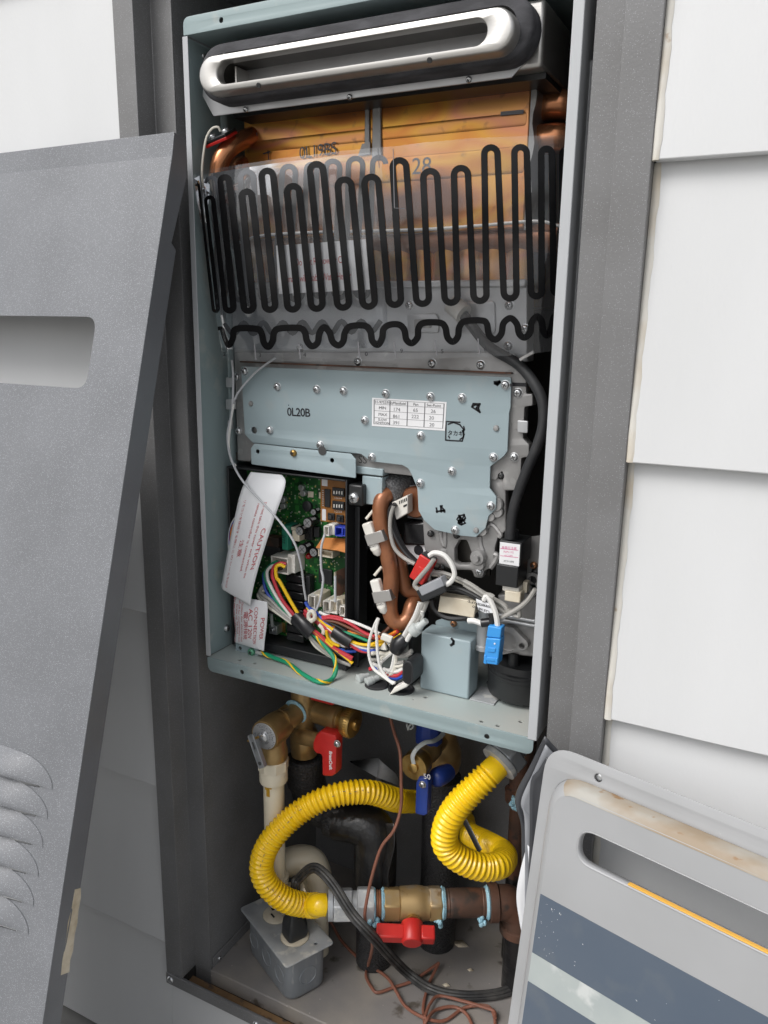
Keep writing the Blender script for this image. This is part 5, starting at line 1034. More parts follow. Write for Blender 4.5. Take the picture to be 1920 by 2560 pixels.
mot = MB().lathe((mo.x, mo.y, ZHF+.0003), (0, 0, 1), [(.022, 0), (.029, .004), (mr_-.001, .0055), (mr_, .008), (mr_, .026), (mr_+.0006, .0265), (mr_+.0006, .0295), (mr_-.0005, .030), (mr_-.0005, .0325), (mr_-.003, .0335), (mr_-.004, .040), (.012, .0405)], 44).build('drain_motor', 'black_plastic', wh, ang=30)
MB().cyl((mo.x-.004, mo.y-.020, ZHF+.040), (mo.x-.004, mo.y-.020, ZHF+.053), .0055, n=14).build('post', 'black_plastic', mot)
MB().prism([(SZ(1193, 1733, ZHF).x-.001, ZHF+.0004), (SZ(1193, 1733, ZHF).x+.024, ZHF+.0004), (SZ(1193, 1733, ZHF).x+.024, ZHF+.0016), (SZ(1193, 1733, ZHF).x-.001, ZHF+.0016)], .063, .095).build('foot_bracket', 'galv', wh); screw('small', SZ(1222, 1708, ZHF+.0017), wh, axis=(0, 0, 1))
fx0, fx1 = S(1051, 1650, .062).x, S(1174, 1670, .062).x; fz1 = S(1115, 1592, .062).z
sbx = MB().box(fx0, fx1, .062, .088, ZHF+.0003, fz1).build('shield_box', 'plate_blue', wh, bevel=.0016)
tbp = arcpoly(XZ(zd((700, 420), (690, 372), (760, 352), (800, 348), (840, 365), (1010, 385), (1048, 420), (1050, 500), (700, 470)), .089), .004, 4)
plate('tab', 'plate_blue', sbx, tbp, [], yplane(.0894), .0012); screw('copper', S(*zd((845, 393))[0], .0885), sbx)
strokes([[(S(*p, .0617).x, S(*p, .0617).z) for p in zd((826, 520), (842, 540), (840, 562), (820, 575))]], .0013, 'ink_black', sbx, lambda u, v: Vector((u, .0617, v)), 'pen_mark')

# ------------------------------------------------------------------ hot side: service valve, relief valve and its drain pipe
zv = lambda *p: zm(560, 1700, 4.1475, p); zw = lambda *p: zm(940, 1740, 3.77, p); zl = lambda *p: zm(560, 2080, 4.1475, p); zr = lambda *p: zm(880, 2080, 3.318, p)
V3 = Vector
hb = S(760, 1830, .112); hx0, hy0 = hb.x, .112
ztop, zbot = .574, S(760, 1888, .112).z
hv = thing('hot_service_valve', 'brass hot water service valve with red lever handles under the heater', 'valve', (hx0, hy0, zbot))
zp = S(800, 1778, .112).z
MB().lathe((hx0, hy0, zbot), (0, 0, 1), [(.0120, 0), (.0158, .002), (.0165, .010), (.0172, .012), (.0172, .030), (.0150, .034), (.0125, .040), (.0140, .048), (.0180, .056), (.0180, .066), (.0150, .074), (.0165, ztop-zbot-.012), (.0165, ztop-zbot)], 28).build('valve_body', 'brass', hv)
pd = V3((1, -.06, -.02)).normalized(); pa = V3((hx0, hy0, zp))
MB().lathe(pa, pd, [(.0105, .010), (.0115, .018), (.0138, .020), (.0138, .036), (.0145, .037), (.0145, .050), (.0118, .0515), (.0118, .060)], 28).build('purge_port', 'brass', hv)
cap = MB().lathe(pa, pd, [(.0165, .060), (.0172, .0615), (.0172, .071), (.0160, .0725), (.0070, .0735), (.0068, .077), (.005, .078)], 40).build('purge_cap', 'brass_bright', hv)
kn = MB()
for k in range(40):
    a = 2*pi*k/40; u_ = pd.orthogonal().normalized(); w_ = pd.cross(u_); c_ = pa+pd*.0663+(u_*cos(a)+w_*sin(a))*.0172
    kn.obox(c_, pd*.0042, (u_*cos(a)+w_*sin(a))*.0005, (u_*-sin(a)+w_*cos(a))*.0006)
kn.build('knurling', 'brass_bright', cap)
MB().lathe(pa+pd*.053, pd, [(.0122, 0), (.0128, .0008), (.0120, .0016), (.0128, .0024), (.0120, .0032), (.0128, .004), (.0120, .005)], 24).build('thread', 'brass_bright', hv)
rx = S(680, 1826, .060); rax = V3((rx.x, 0, rx.z)); d0 = V3((0, -1, 0))
MB().tube([V3((hx0, hy0-.010, zp+.001)), V3((hx0-.003, .088, zp-.004)), V3((rx.x+.004, .075, rx.z+.006))], .0125, 22, 5).build('relief_port', 'brass', hv)
MB().lathe(V3((hx0-.002, hy0-.013, zp)), (-.1, -1, -.2), [(.0150, 0), (.0158, .0014), (.0150, .003)], 22).build('thread_sealant', 'dope', hv)
rv_ = thing('relief_valve', 'brass pressure relief valve with round silver rating disc and metal test lever', 'valve', V3((rx.x, .06, rx.z-.03)))
MB().lathe(V3((rx.x, .088, rx.z)), d0, [(.0135, 0), (.0150, .003), (.0172, .012), (.0182, .020), (.0182, .040), (.0176, .0425)], 30).build('body', 'brass', rv_)
MB().lathe(V3((rx.x+.001, .094, rx.z+.002)), V3((-.05, -1, -.05)), [(.0165, 0), (.0165, .014)], 6).build('hex', 'brass', rv_, bevel=.0012)
MB().lathe(V3((rx.x+.001, .060, rx.z)), (0, 0, -1), [(.0150, 0), (.0150, .018), (.0165, .022), (.0168, .033), (.0160, .035)], 28).build('outlet', 'brass', rv_)
dy_ = .088-.0430; dc = V3((rx.x, dy_, rx.z)); dsk = MB().lathe(dc, d0, [(.0158, 0), (.0158, .0006), (.0150, .0010), (.003, .0012)], 34).build('rating_disc', 'aluminium', rv_)
MB().lathe(dc+V3((0, -.001, 0)), d0, [(.0060, 0), (.0060, .003), (.0035, .0045)], 18).build('bonnet', 'zinc', rv_)
for s_, rr, a0, st_, sz in (('CASH ACME', .0108, 115, -15, .0030), ('PRV @ 200,000', .0075, 110, -15, .0026), ('RELIEF VALVE  BTU HR', .0135, 125, -10, .0022)):
    for i, ch in enumerate(s_):
        if ch == ' ': continue
        a = radians(a0+i*st_); ct = dc+V3((rr*cos(a), -.0013, rr*sin(a))); ex_ = V3((sin(a), 0, -cos(a))); ey_ = V3((cos(a), 0, sin(a)))
        text(ch, 'ink_black', dsk, lambda u, v, ct=ct, ex_=ex_, ey_=ey_: ct+ex_*(u-.0008)+ey_*v, size=sz)
lv0, lv1 = S(*zv((285, 560))[0], .036), S(*zv((405, 905))[0], .030); ld = (lv1-lv0); ldn = ld.normalized(); lx = V3((-ldn.z, 0, ldn.x)).normalized(); lx = lx if lx.x > 0 else -lx
lv = MB().obox((lv0+lv1)/2+lx*.0038, ld*.5, (0, .0030, 0), lx*.0006).obox((lv0+lv1)/2-lx*.0038, ld*.5, (0, .0030, 0), lx*.0006).obox((lv0+lv1)/2+V3((0, -.0022, 0)), ld*.5, (0, .0006, 0), lx*.0036)
lev = lv.build('test_lever', 'zinc_mid', rv_, bevel=.0008); MB().cyl((lv0*.85+lv1*.15)-lx*.008, (lv0*.85+lv1*.15)+lx*.008, .0016, n=10).build('pin', 'brass_bright', lev)
MB().obox((lv0*.68+lv1*.32)+V3((0, -.0029, 0)), ldn*.0042, (0, .0002, 0), lx*.0011).build('slot', 'zinc_dark', lev, bevel=.0004); MB().lathe((lv0*.15+lv1*.85)+V3((0, -.0028, 0)), d0, [(.0022, 0), (.0022, .0006)], 12).build('hole', 'zinc_dark', lev)
# lever handle
hp_ = arcpoly(XZ(zv((955, 620), (985, 540), (1040, 500), (1190, 540), (1205, 580), (1195, 940), (1150, 972), (1050, 965), (1048, 745), (990, 735), (955, 690)), .092), .003, 4)
hd = plate('lever_handle', 'red_plastic', hv, hp_, [], yplane(.092), .016, .003); MB().cyl((hx0, .100, S(800, 1855, .10).z), (S(815, 1855, .098).x, .098, S(815, 1855, .098).z), .0095, n=20).build('stem', 'brass', hd)
screw('zinc', S(*zv((1175, 660))[0], .0836), hd)
tA, tB = S(*zv((1092, 735))[0], .0838), S(*zv((1092, 940))[0], .0838); te = (tB-tA).normalized(); tL = (tB-tA).length
text('BrassCraft.', 'ink_white', hd, lambda u, v: tA+te*u+V3((-te.z, 0, te.x))*v, size=tL*.215, bold=.0002)
CB(*zv((890, 165))[0], *zv((1130, 240))[0], .088, .100).build('lever_handle', 'red_plastic', hv, bevel=.002)
# cream drain pipe of the relief valve
px_ = rx.x+.001; pyy = .060; pz1 = rx.z-.034
dp_ = thing('drain_pipe', 'cream plastic drain pipe running down from the relief valve', 'pipe', (px_, pyy, ZF))
fz = S(680, 1950, .06).z
MB().lathe((px_, pyy, fz), (0, 0, 1), [(.0158, 0), (.0165, .002), (.0165, .014), (.0158, .016)], 28).build('adapter', 'cpvc', dp_)
MB().lathe((px_, pyy, fz+.0162), (0, 0, 1), [(.0178, 0), (.0178, .012), (.0160, .013), (.0160, pz1-fz-.0165)], 8).build('adapter_hex', 'cpvc', dp_, bevel=.0008)
MB().cyl((px_, pyy, .288), (px_, pyy, fz+.001), .0122, n=28).build('pipe', 'cpvc', dp_)
gd = MB(); n_ = 0
for (a, b_, rr, h) in ((-.2, 0, .0016, .006), (.05, 0, .0022, .014), (.3, 0, .0014, .004)):
    an = -pi/2+a; gd.obox((px_+cos(an)*.0123, pyy+sin(an)*.0123, fz-h/2), (sin(an)*-rr, cos(an)*rr, 0), (cos(an)*.0005, sin(an)*.0005, 0), (0, 0, h/2))
gd.build('glue_drip', 'glue', dp_, bevel=.0004)
e2 = S(768, 2160, .105)
MB().tube([V3((px_, pyy, .305)), V3((px_, pyy, .288)), V3((px_+.004, pyy+.004, .276)), V3((px_+.018, pyy+.014, .274)), V3((px_+.030, pyy+.024, .280))], .0160, 24, 6).build('elbow', 'cpvc', dp_)
MB().tube([e2+V3((-.030, -.020, -.002)), e2+V3((-.012, -.006, .006)), e2+V3((.004, .002, .004)), e2+V3((.011, .006, -.012)), e2+V3((.012, .007, -.034))], .0172, 24, 7).build('elbow', 'cpvc', dp_)
MB().cyl(e2+V3((.012, .007, -.034)), V3((e2.x+.012, e2.y+.007, ZF+.0005)), .0128, n=24).build('pipe', 'cpvc', dp_)
MB().lathe(e2+V3((-.024, -.015, 0)), V3((.8, .5, .15)), [(.0174, 0), (.0179, .0012), (.0174, .0024)], 24).build('glue_ring', 'glue', dp_)

# ------------------------------------------------------------------ foam-insulated pipes
lx_, ly_ = -.3896, .1335
ins = thing('insulated_hot_pipe', 'black foam insulated hot water pipe bending down to the cabinet floor', 'pipe', (lx_, ly_, ZF))
z_e = S(960, 2075, ly_).z
MB().tube([V3((hx0, hy0, zbot-.003)), V3((hx0, hy0, zbot-.03)), V3((hx0, hy0+.006, z_e+.045)), V3((hx0+.008, hy0+.012, z_e+.012)), V3((hx0+.035, hy0+.02, z_e)), V3((lx_-.035, ly_-.004, z_e-.002))], .0222, 26, 6).build('foam_sleeve', 'foam', ins)
MB().lathe((hx0, hy0, zbot-.022), (0, 0, 1), [(.0228, 0), (.0232, .002), (.0230, .018), (.020, .021)], 26).build('foam_collar', 'foam', ins)
MB().tube([V3((lx_-.050, ly_-.006, z_e)), V3((lx_-.022, ly_-.002, z_e+.001)), V3((lx_-.004, ly_, z_e-.006)), V3((lx_, ly_, z_e-.028)), V3((lx_, ly_, z_e-.075))], .0262, 28, 7).build('elbow_wrap', 'wrap', ins)
MB().tube([V3((lx_, ly_, z_e-.07)), V3((lx_, ly_, ZF+.0005))], .0226, 28, 10).build('foam_sleeve', 'foam', ins)
MB().lathe(V3((lx_-.060, ly_-.0075, z_e)), (1, .03, 0), [(.0232, 0), (.0238, .001), (.0238, .013), (.0232, .014)], 28).build('foam_band', 'foam', ins)
def tf(a, b_): return V3((lx_+.022+.012*b_+.003*sin(a*6), ly_-.018-.008*b_*sin(a*2.2), z_e+.024-.090*a+.004*b_))
MB().grid(tf, 16, 5).build('wrap_tail', 'wrap', ins, solid=.0006)
cx2, cy2 = -.3325, .200
cold = thing('insulated_cold_pipe', 'straight thick black foam insulated pipe beside the yellow gas hose', 'pipe', (cx2, cy2, ZF))
zc2 = S(1090, 1960, .18).z
MB().tube([V3((cx2, cy2, ZF+.0005)), V3((cx2+.001, cy2, (ZF+zc2)/2)), V3((cx2, cy2, zc2))], .0238, 32, 14).build('foam_sleeve', 'foam', cold)
MB().cyl((cx2, cy2, zc2-.01), (cx2, cy2, zc2+.012), .014, n=20).build('pipe_end', 'brass', cold)
# cold service valve
cv = thing('cold_service_valve', 'brass cold water service valve with blue lever and round brass drain cap', 'valve', (cx2, cy2, zc2+.004))
cvx = cx2
MB().lathe((cvx, cy2, zc2+.006), (0, 0, 1), [(.014, 0), (.0205, .004), (.0225, .014), (.0225, .030), (.0185, .040), (.0160, .05), (.0185, .06), (.0165, .572-zc2-.008)], 28).build('valve_body', 'brass', cv)
dc2 = S(1034, 1918, .118); zc3 = dc2.z
MB().lathe((dc2.x, cy2-.006, zc3+.0), (0, -1, 0), [(.0125, 0), (.0125, .024), (.0140, .026), (.0140, .040), (.0124, .042), (.0124, .058)], 26).build('drain_port', 'brass', cv)
MB().box(min(dc2.x, cvx)-.002, max(dc2.x, cvx)+.002, cy2-.016, cy2+.004, zc3-.012, zc3+.012).build('cross_body', 'brass', cv, bevel=.004)
MB().lathe((dc2.x, .134, zc3), (0, -1, 0), [(.0132, -.006), (.0138, -.005), (.0130, -.004), (.0138, -.003), (.0130, -.001)], 26).build('thread', 'brass_bright', cv)
cp_ = MB().lathe((dc2.x, .133, zc3), (0, -1, 0), [(.0160, 0), (.0164, .002), (.0164, .0135), (.0156, .0150), (.0062, .0152), (.0060, .0180), (.0045, .0190)], 40).build('drain_cap', 'brass_bright', cv)
sp_ = [S(*p, y) for p, y in zip(zw((355, 640), (345, 570), (380, 500), (460, 440), (540, 425), (600, 390), (640, 350)), (.113, .114, .118, .126, .135, .15, .16))]
MB().tube(sp_, .0026, 8, 6, ell=((0, 1, 0), .35, 1)).build('cap_strap', 'clear_grey', cv)
bh = arcpoly(XZ(zw((395, 800), (420, 745), (500, 745), (515, 800), (505, 1090), (470, 1108), (385, 1085)), .120), .003, 4)
bhd = plate('lever_handle', 'blue_plastic', cv, bh, [], yplane(.120), .013, .0028); screw('zinc', S(*zw((440, 833))[0], .1133), bhd)
h0 = S(*zw((562, 775))[0], .136); MB().lathe(h0, (-.25, -.95, .1), [(.0095, -.025), (.0112, -.012), (.0112, -.004), (.0098, .001), (.0062, .004), (.002, .0052)], 26).build('hub', 'blue_plastic', bhd)
q_ = S(*zw((500, 345))[0], .165); MB().lathe((q_.x, q_.y, q_.z-.012), (0, 0, 1), [(.0150, 0), (.0165, .002), (.0165, .012), (.0155, .02), (.0155, .055)], 10).build('union_cap', 'blue_plastic', cv, bevel=.0008)
text('50', 'ink_white', bhd, lin(zw((448, 778))[0], zw((485, 784))[0], .1132)[0], size=.009)
tie = [S(*p, .15) for p in zw((290, 260), (300, 300), (330, 310), (352, 285), (335, 262), (310, 290), (300, 320))]
MB().tube(tie, .0012, 6, 5).build('strap_end', 'clear_grey', cv)

# ------------------------------------------------------------------ gas line along the floor: hose end, shut-off valve, iron pipe
GZ = .288
def G(px): return SZ(px, 2262-(px-817)*7/473, GZ)
g0, g1 = G(817), G(1290); gd_ = (g1-g0).normalized()
gl = lambda px: (G(px)-g0).length
gv = thing('gas_shutoff_valve', 'dusty brass gas shut-off valve with red handle on rusty iron pipe', 'valve', V3((G(1020).x, G(1020).y, ZF+.06)))
def gseg(name, m, prof, n=28, bevel=0): return MB().lathe(g0, gd_, [(r_, gl(p)) for p, r_ in prof], n, ref=(0, 0, 1)).build(name, m, gv, bevel=bevel)
gseg('hose_collar', 'galv', [(812, .0150), (813, .0178), (833, .0178), (834, .0150)])
gseg('flare_nut', 'galv', [(834, .0195), (881, .0195)], 6, .0014)
gseg('flare_neck', 'galv', [(880, .0150), (894, .0150)])
gseg('flare_fitting', 'galv', [(893, .0205), (936, .0205)], 6, .0014)
gseg('nipple_thread', 'copper_pipe', [(935, .0150), (938, .0158), (941, .0150), (944, .0158), (947, .0150), (950, .0158), (953, .0150), (956, .0155)])
gseg('thread_sealant', 'dope', [(933, .0165), (936, .0182), (939, .0168)]); gseg('thread_sealant', 'dope', [(953, .0165), (957, .0186), (961, .0178)])
for a, dx in ((937, 0), (957, 0), (1113, .001), (1219, 0)):
    p = G(a); rr = random.Random(a)
    b_ = MB()
    for k in range(7): c_ = p+V3((rr.uniform(-.003, .003), -.0165+rr.uniform(-.003, .002), -.011+rr.uniform(-.008, .003))); b_.lathe(c_-V3((0, 0, .004)), (rr.uniform(-.3, .3), rr.uniform(-.3, .3), 1), [(.0006, 0), (.0026, .002), (.0030, .004), (.0022, .0065), (.0006, .008)], 9)
    b_.build('sealant_blob', 'dope', gv)
gseg('valve_end', 'brass_dusty', [(959, .0200), (1000, .0200)], 6, .0016)
gseg('valve_body', 'brass_dusty', [(999, .0180), (1001, .0192), (1030, .0200), (1042, .0202), (1058, .0192), (1060, .0186), (1072, .0186)], 32)
gseg('valve_end', 'brass_dusty', [(1071, .0205), (1103, .0205)], 6, .0016)
gseg('thread_sealant', 'dope', [(1101, .0170), (1105, .0190), (1112, .0172)])
gseg('nipple', 'iron_rust', [(1103, .0162), (1114, .0164), (1117, .0158), (1120, .0164), (1123, .0158), (1126, .0164), (1130, .0164), (1200, .0164), (1203, .0158), (1206, .0164), (1209, .0158), (1212, .0164), (1222, .0160)], 32)
gseg('thread_sealant', 'dope', [(1212, .0168), (1218, .0192), (1224, .0170)])
ee = G(1292); 
MB().lathe(g0, gd_, [(.0175, gl(1221)), (.0222, gl(1223)), (.0222, gl(1242)), (.0195, gl(1246))], 30).build('elbow_rim', 'iron_rust', gv)
MB().tube([G(1236), G(1262), ee+V3((-.008, -.004, -.002)), ee+V3((.002, .002, -.014)), ee+V3((.003, .003, -.034))], .0198, 28, 7).build('elbow', 'iron_rust', gv)
MB().lathe(ee+V3((.003, .003, -.030)), (0, 0, -1), [(.0205, 0), (.0225, .001), (.0225, .010), (.0200, .011)], 28).build('elbow_rim', 'iron_rust', gv)
MB().cyl(ee+V3((.003, .003, -.036)), V3((ee.x+.003, ee.y+.003, ZF+.0005)), .0165, n=24).build('drip_leg', 'wrap', gv)
hc = S(1030, 2328, G(1030).y-.026); st0 = G(1030)
MB().cyl(st0+V3((0, -.004, -.010)), hc+V3((0, .004, .008)), .0085, n=20).build('stem', 'brass_bright', gv)
hdir = (hc-st0).normalized(); wdir = (gd_-hdir*gd_.dot(hdir)).normalized(); tdir = hdir.cross(wdir)
gh = MB().lathe(hc-hdir*.010, hdir, [(.0120, 0), (.0128, .002), (.0120, .022), (.0105, .024)], 26).build('handle', 'red_plastic', gv, bevel=.0006)
MB().obox(hc-wdir*.025+hdir*.003, wdir*.016, tdir*.0075, hdir*.0080).build('wing', 'red_plastic', gh, bevel=.0018); MB().obox(hc+wdir*.018+hdir*.003, wdir*.008, tdir*.0075, hdir*.0080).build('wing', 'red_plastic', gh, bevel=.0018)
fm_ = lambda px, dz: (lambda u, v: G(px)+gd_*u+V3((-gd_.y, 0, 0))*0+V3((0, -.0196, dz))+V3((0, 0, 1))*v)
for px, s_, sz, dz in ((1018, 'CWP', .0055, -.004), (1018, '150', .0055, -.0105), (1052, 'EIRS', .0045, -.006)): text(s_, 'brass_bright', gv, fm_(px, dz), size=sz)

# ------------------------------------------------------------------ yellow gas hose
hp2 = [G(815), G(795), S(770, 2263, .068), S(715, 2250, .045), S(668, 2210, .032), S(654, 2160, .030), S(678, 2100, .038), S(745, 2033, .060), S(830, 1990, .085), S(920, 1980, .115), S(990, 2000, .150), V3((-.374, .196, .362)), V3((-.354, .243, .340)), V3((-.322, .246, .328)), S(1168, 2080, .220), S(1222, 2110, .182), S(1260, 2136, .138), S(1250, 2161, .098), S(1205, 2168, .076), S(1150, 2148, .060), S(1114, 2112, .052), S(1116, 2065, .050), S(1142, 2017, .052), S(1182, 1974, .060), S(1222, 1936, .072), S(1246, 1912, .082)]
HR = .0131
def hr(t_, L_):
    s_ = sin(2*pi*L_/.0056+.9*sin(L_*37)+.5*sin(L_*91)); k = min(1, t_/.022, (1-t_)/.02); return HR*(1-.03*(1-k))+(.00135*s_ if k >= 1 else .00045*s_*0)
HF = catmull(hp2, 90); HU = [HF[0]]; acc_ = 0
for i in range(1, len(HF)):
    seg_ = (HF[i]-HF[i-1]).length; acc_ += seg_
    if acc_ >= .0007: HU.append(HF[i]); acc_ = 0
hose = MB().tube(HU, hr, 26, 1).build('gas_hose', 'yellow_hose', None, ang=75, loc=V3((S(640, 2155, .076).x, .08, .20)))
HP = HU; dsh = MB(); acc = 0; rr_h = random.Random(5)
for i in range(1, len(HP)-1):
    acc += (HP[i]-HP[i-1]).length
    if .05 < acc < .30 and int(acc/.0062) != int((acc-(HP[i]-HP[i-1]).length)/.0062) and rr_h.random() < .72:
        t_ = (HP[i+1]-HP[i-1]).normalized(); vw = (CAM-HP[i]); vw = (vw-t_*vw.dot(t_)).normalized(); sd_ = t_.cross(vw); l_ = rr_h.uniform(.0006, .0018)
        dsh.obox(HP[i]+(vw*.93+sd_*rr_h.uniform(-.15, .1)).normalized()*(HR+.0012), t_*l_, sd_*.00025, vw*.0004)
dsh.build('printed_dashes', 'ink_grey', hose, kind='stuff')
tag(hose, 'bright yellow corrugated gas hose looping from heater to shut-off valve', 'hose')
nd0, nd1 = S(1248, 1908, .083), S(1272, 1882, .094); ndv = (nd1-nd0).normalized()
gn = thing('gas_inlet_nut', 'large grey hex nut joining the yellow hose to the heater underside', 'nut', nd0)
MB().lathe(nd0, ndv, [(.0150, -.002), (.0205, -.0015), (.0205, .004), (.0180, .005)], 30).build('washer', 'galv', gn)
MB().lathe(nd0, ndv, [(.0215, .0045), (.0215, .020)], 6).build('hex_nut', 'galv_dark', gn, bevel=.002)
MB().tube([nd0+ndv*.018, nd0+ndv*.032, V3((nd0.x+ndv.x*.045, nd0.y+ndv.y*.045, .555)), V3((nd0.x+ndv.x*.046, nd0.y+ndv.y*.046, .574))], .0135, 20, 5).build('inlet_pipe', 'galv_dark', gn)
# rusty riser on the right
rp_ = S(1300, 1950, .22); ri = thing('gas_riser', 'rusty iron pipe union with blue sealant against the cabinet side', 'pipe', (rp_.x, rp_.y, ZF))
MB().lathe((rp_.x, rp_.y, ZF+.12), (0, 0, 1), [(.0105, 0), (.0105, .10), (.0165, .104), (.0175, .118), (.0125, .121), (.0125, .16), (.0170, .163), (.0170, .185), (.0125, .188), (.0125, .24)], 22).build('pipe', 'iron_rust', ri)
MB().cyl((rp_.x, rp_.y, ZF+.0005), (rp_.x, rp_.y, ZF+.12), .0105, n=18).build('lower_pipe', 'wrap', ri)
b_ = MB(); rr = random.Random(3)
for k in range(10): b_.lathe(S(1282+rr.uniform(-8, 14), 2018+rr.uniform(-18, 14), .19), (rr.uniform(-1, 1), rr.uniform(-1, 1), 1), [(.0005, 0), (.003, .002), (.0032, .004), (.0005, .007)], 8)
b_.build('sealant_blob', 'dope', ri)

# ------------------------------------------------------------------ outlet box, plug and cord
bz = .2265
c0, c1, c2 = SZ(599, 2270, bz+.002), SZ(715, 2420, bz+.002), SZ(828, 2348, bz+.002)
ex_ = (c1-c0); ex_.z = 0; bl_ = ex_.length; ex_.normalize(); ey_ = V3((-ex_.y, ex_.x, 0)); bw_ = (c2-c1).dot(ey_)
bc = c0+ex_*bl_/2+ey_*bw_/2
def BM(u, v, z): return V3((bc.x, bc.y, 0))+ex_*u+ey_*v+V3((0, 0, z))
ob_ = thing('outlet_box', 'weathered galvanized electrical outlet box on the cabinet floor', 'outlet', BM(0, 0, ZF))
L2, W2 = bl_/2-.006, bw_/2-.006
rr_ = arcpoly([(-L2, -W2), (L2, -W2), (L2, W2), (-L2, W2)], .014, 6); rb_ = arcpoly([(-L2, -W2), (L2, -W2), (L2, W2), (-L2, W2)], .016, 6)
sc_ = lambda P_, k: [(a*k, b2*k) for a, b2 in P_]
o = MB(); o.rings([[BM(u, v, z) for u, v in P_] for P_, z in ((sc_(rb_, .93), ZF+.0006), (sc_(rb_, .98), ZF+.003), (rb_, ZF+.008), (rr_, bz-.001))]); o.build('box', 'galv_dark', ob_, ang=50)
def ko(p, nx, r_):
    nx = nx.normalized(); MB().lathe(p, nx, [(r_, -.0004), (r_, .0003), (r_*.93, .0006), (r_*.90, .0001), (r_*.1, .00005)], 26).build('knockout', 'galv_dark', ob_)
for u in (-L2*.62, 0.0, L2*.60): ko(BM(u, -W2-.0001, ZF+.028), -ey_, .0108)
ko(BM(L2+.0001, 0, ZF+.028), ex_, .0118)
pr_ = arcpoly([(-bl_/2, -bw_/2), (bl_/2, -bw_/2), (bl_/2, bw_/2), (-bl_/2, bw_/2)], .005, 4)
rc_ = [(-bl_*.19, 0), (bl_*.19, 0)]
hol = [circ(u, v, .0176, 28) for u, v in rc_]+[circ(0, -.0, .0018, 10), circ(bl_*.40, bw_*.22, .0022, 10)]
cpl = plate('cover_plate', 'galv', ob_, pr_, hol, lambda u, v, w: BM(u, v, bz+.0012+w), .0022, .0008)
for u, v in rc_:
    rc2 = MB().lathe(BM(u, v, bz-.004), (0, 0, 1), [(.0172, 0), (.0172, .0066), (.0162, .0074), (.001, .0076)], 30).build('receptacle', 'cream_plastic', ob_)
    if u < 0:
        sl_ = MB()
        for a in (-1, 1): sl_.obox(BM(u+.001, v+a*.0063, bz+.0037), ex_*.0040, ey_*.0011, V3((0, 0, .0002)))
        sl_.obox(BM(u-.009, v, bz+.0037), ex_*.0022, ey_*.0022, V3((0, 0, .0002))); sl_.build('contact_slot', 'black_box', rc2)
pu = rc_[1]; pz_ = bz+.0038
cord = thing('power_cord', 'flat black power cord with plug in the outlet box, trailing over the floor', 'cord', BM(pu[0], pu[1], pz_))
pt = S(725, 2290, BM(*pu, 0).y-.003)
pl2 = MB(); base_ = BM(pu[0], pu[1], pz_)
pl2.rings([[base_+ex_*(a*w)+ey_*(b2*w2)+V3((dx, 0, z)) for a, b2 in arcpoly([(-1, -1), (1, -1), (1, 1), (-1, 1)], .5, 4)] for w, w2, z, dx in ((.0105, .0125, 0, 0), (.0118, .0135, .004, 0), (.0118, .0130, .016, 0), (.0105, .0115, .024, 0), (.0085, .0092, .030, 0), (.0066, .0076, .040, .0))])
pl2.build('plug', 'black_plastic', cord, ang=50)
sr_ = MB()
for k in range(5): sr_.lathe(base_+V3((0, 0, .026+k*.0042)), (0, 0, 1), [(.0088-k*.0003, 0), (.0098-k*.0003, .0006), (.0098-k*.0003, .0020), (.0088-k*.0003, .0026)], 18)
sr_.build('strain_relief', 'black_plastic', cord)
cpx = [(790, 2170, .062), (830, 2195, .050), (870, 2260, .040), (905, 2320, .036)]
cp3 = [base_+V3((0, 0, .042)), base_+V3((.001, .002, .070)), S(745, 2200, .066), S(775, 2172, .062), S(800, 2176, .058), S(835, 2215, .052), S(880, 2285, .046), S(930, 2340, .050), SZ(1010, 2425, .186), SZ(1080, 2474, .176), SZ(1160, 2490, .175), SZ(1240, 2485, .175), SZ(1290, 2468, .175), SZ(1330, 2440, .175)]
for k, dl in enumerate((-.0036, 0, .0036)):
    P_ = catmull(cp3, 12); Q_ = []
    for i, p in enumerate(P_):
        t_ = (P_[min(i+1, len(P_)-1)]-P_[max(i-1, 0)]).normalized(); sd_ = t_.cross((CAM-p).normalized()).normalized(); Q_.append(p+sd_*dl)
    MB().tube(Q_, .0023, 8, 1).build('conductor', 'cord', cord)
# thin brown control wire
bw = [S(972, 1780, .13), S(985, 1830, .12), S(1000, 1880, .108), S(1003, 1960, .10), S(1002, 2020, .095), S(985, 2075, .085), S(955, 2115, .078), S(937, 2165, .072), S(922, 2225, .064), S(912, 2290, .058), S(922, 2330, .064), S(931, 2365, .070), SZ(920, 2415, .176), SZ(915, 2440, .172), SZ(930, 2470, .1715), SZ(945, 2481, .1715), SZ(985, 2468, .1715), SZ(1030, 2453, .172), SZ(1065, 2430, .175), SZ(1097, 2407, .178)]
bw2 = [SZ(1097, 2407, .178), SZ(1085, 2432, .175), SZ(1073, 2457, .172), SZ(1062, 2495, .1715), SZ(1058, 2520, .1715), SZ(1060, 2548, .1715), SZ(1066, 2580, .1715)]
bw3 = [SZ(800, 2285, .20), SZ(826, 2305, .185), SZ(854, 2352, .174), SZ(897, 2396, .1725), SZ(935, 2420, .1715), SZ(970, 2446, .1745), SZ(990, 2478, .1735), SZ(1015, 2517, .1715), SZ(1060, 2544, .1745), SZ(1110, 2552, .1715), SZ(1160, 2520, .1715), SZ(1212, 2514, .1745), SZ(1232, 2530, .1725), SZ(1237, 2565, .1715), SZ(1220, 2590, .1715)]
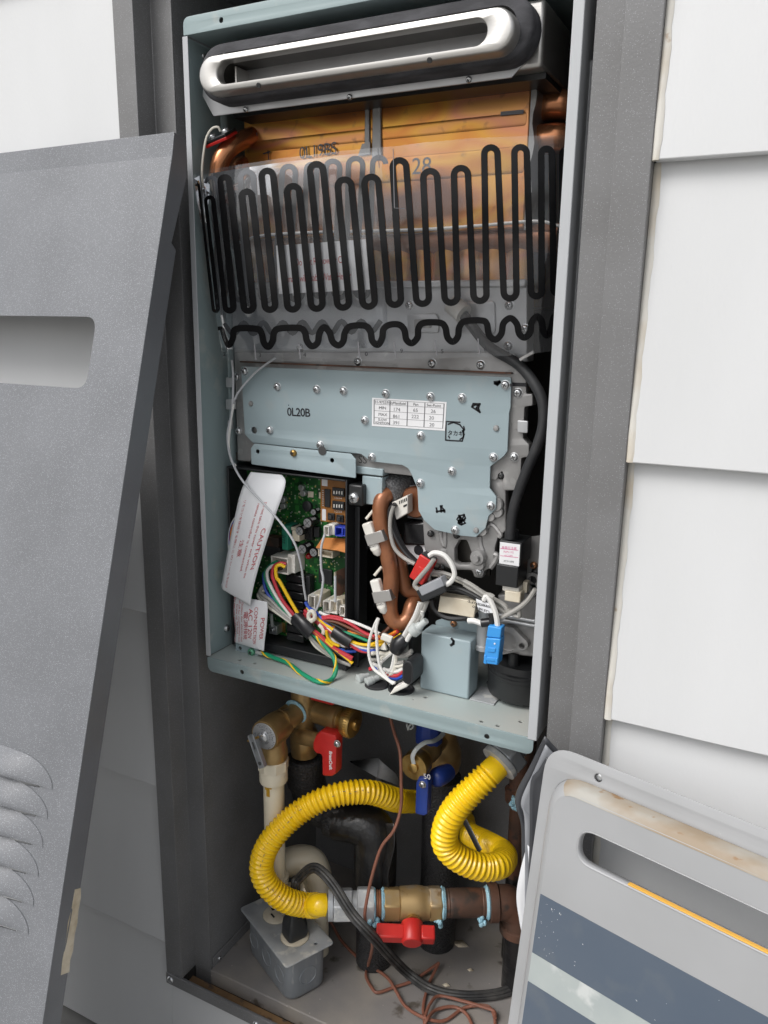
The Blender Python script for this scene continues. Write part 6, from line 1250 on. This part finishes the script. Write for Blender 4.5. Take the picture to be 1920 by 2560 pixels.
bw4 = [SZ(1062, 2542, .1765), SZ(1075, 2510, .1755), SZ(1098, 2490, .1735), SZ(1155, 2502, .1745), SZ(1210, 2518, .1755), SZ(1235, 2528, .176), SZ(1238, 2545, .176)]
bw5 = [SZ(1055, 2575, .1715), SZ(1070, 2545, .1775), SZ(1090, 2525, .1735), SZ(1133, 2517, .1725), SZ(1166, 2535, .172), SZ(1185, 2575, .1715)]
tw = thing('control_wire', 'thin brown control wire hanging from the heater and coiled on the floor', 'wire', SZ(1060, 2530, ZF))
for P_ in (bw, bw2, bw3, bw4, bw5): MB().tube(P_, .0019, 8, 8).build('strand', 'brown_wire', tw)
# crumpled clear packaging behind the hose
def bagf(pts, y, dy):
    b_ = MB(); V_ = [S(a, c_, y+dy*sin(i*2.3)) for i, (a, c_) in enumerate(pts)]; cc = sum(V_, V3())/len(V_)+V3((0, -.012, 0)); n = len(V_)
    b_.add(V_+[cc], [(i, (i+1) % n, n) for i in range(n)]); return b_
MB().tube([S(1158, 2046, .150), S(1176, 2080, .140), S(1200, 2128, .128)], .0042, 8, 5, ell=((0, 1, 0), .3, 1)).build('strap', 'black_plastic', gn)
bgg = bagf([(872, 1903), (946, 1895), (955, 1905), (990, 1935), (1003, 1965), (985, 1960), (960, 1950), (950, 1955), (925, 1928)], .205, .010)
bo = bgg.build('plastic_bag', 'bag', None, solid=.0006, loc=S(935, 1960, .225)); tag(bo, 'crumpled white plastic bag behind the yellow hose', 'bag')
bgg = bagf([(940, 1940), (955, 1940), (956, 1975), (946, 1975)], .232, .002); b3 = bgg.build('bag_fold', 'bag', bo, solid=.0006)
# dry leaf bits on the floor
lf = MB()
for a, b_, s_ in ((1150, 2362, .012), (1175, 2427, .004), (1115, 2465, .005)):
    p = SZ(a, b_, ZF+.001); lf.add([p+V3((-s_, 0, 0)), p+V3((0, -s_*.5, .001)), p+V3((s_, .002, 0)), p+V3((0, s_*.6, .002))], [(0, 1, 2, 3)])
lo = lf.build('debris', 'foam_tape', None, solid=.0004); lo['kind'] = 'stuff'; lo['label'] = 'dry leaf crumbs on the cabinet floor'; lo['category'] = 'debris'
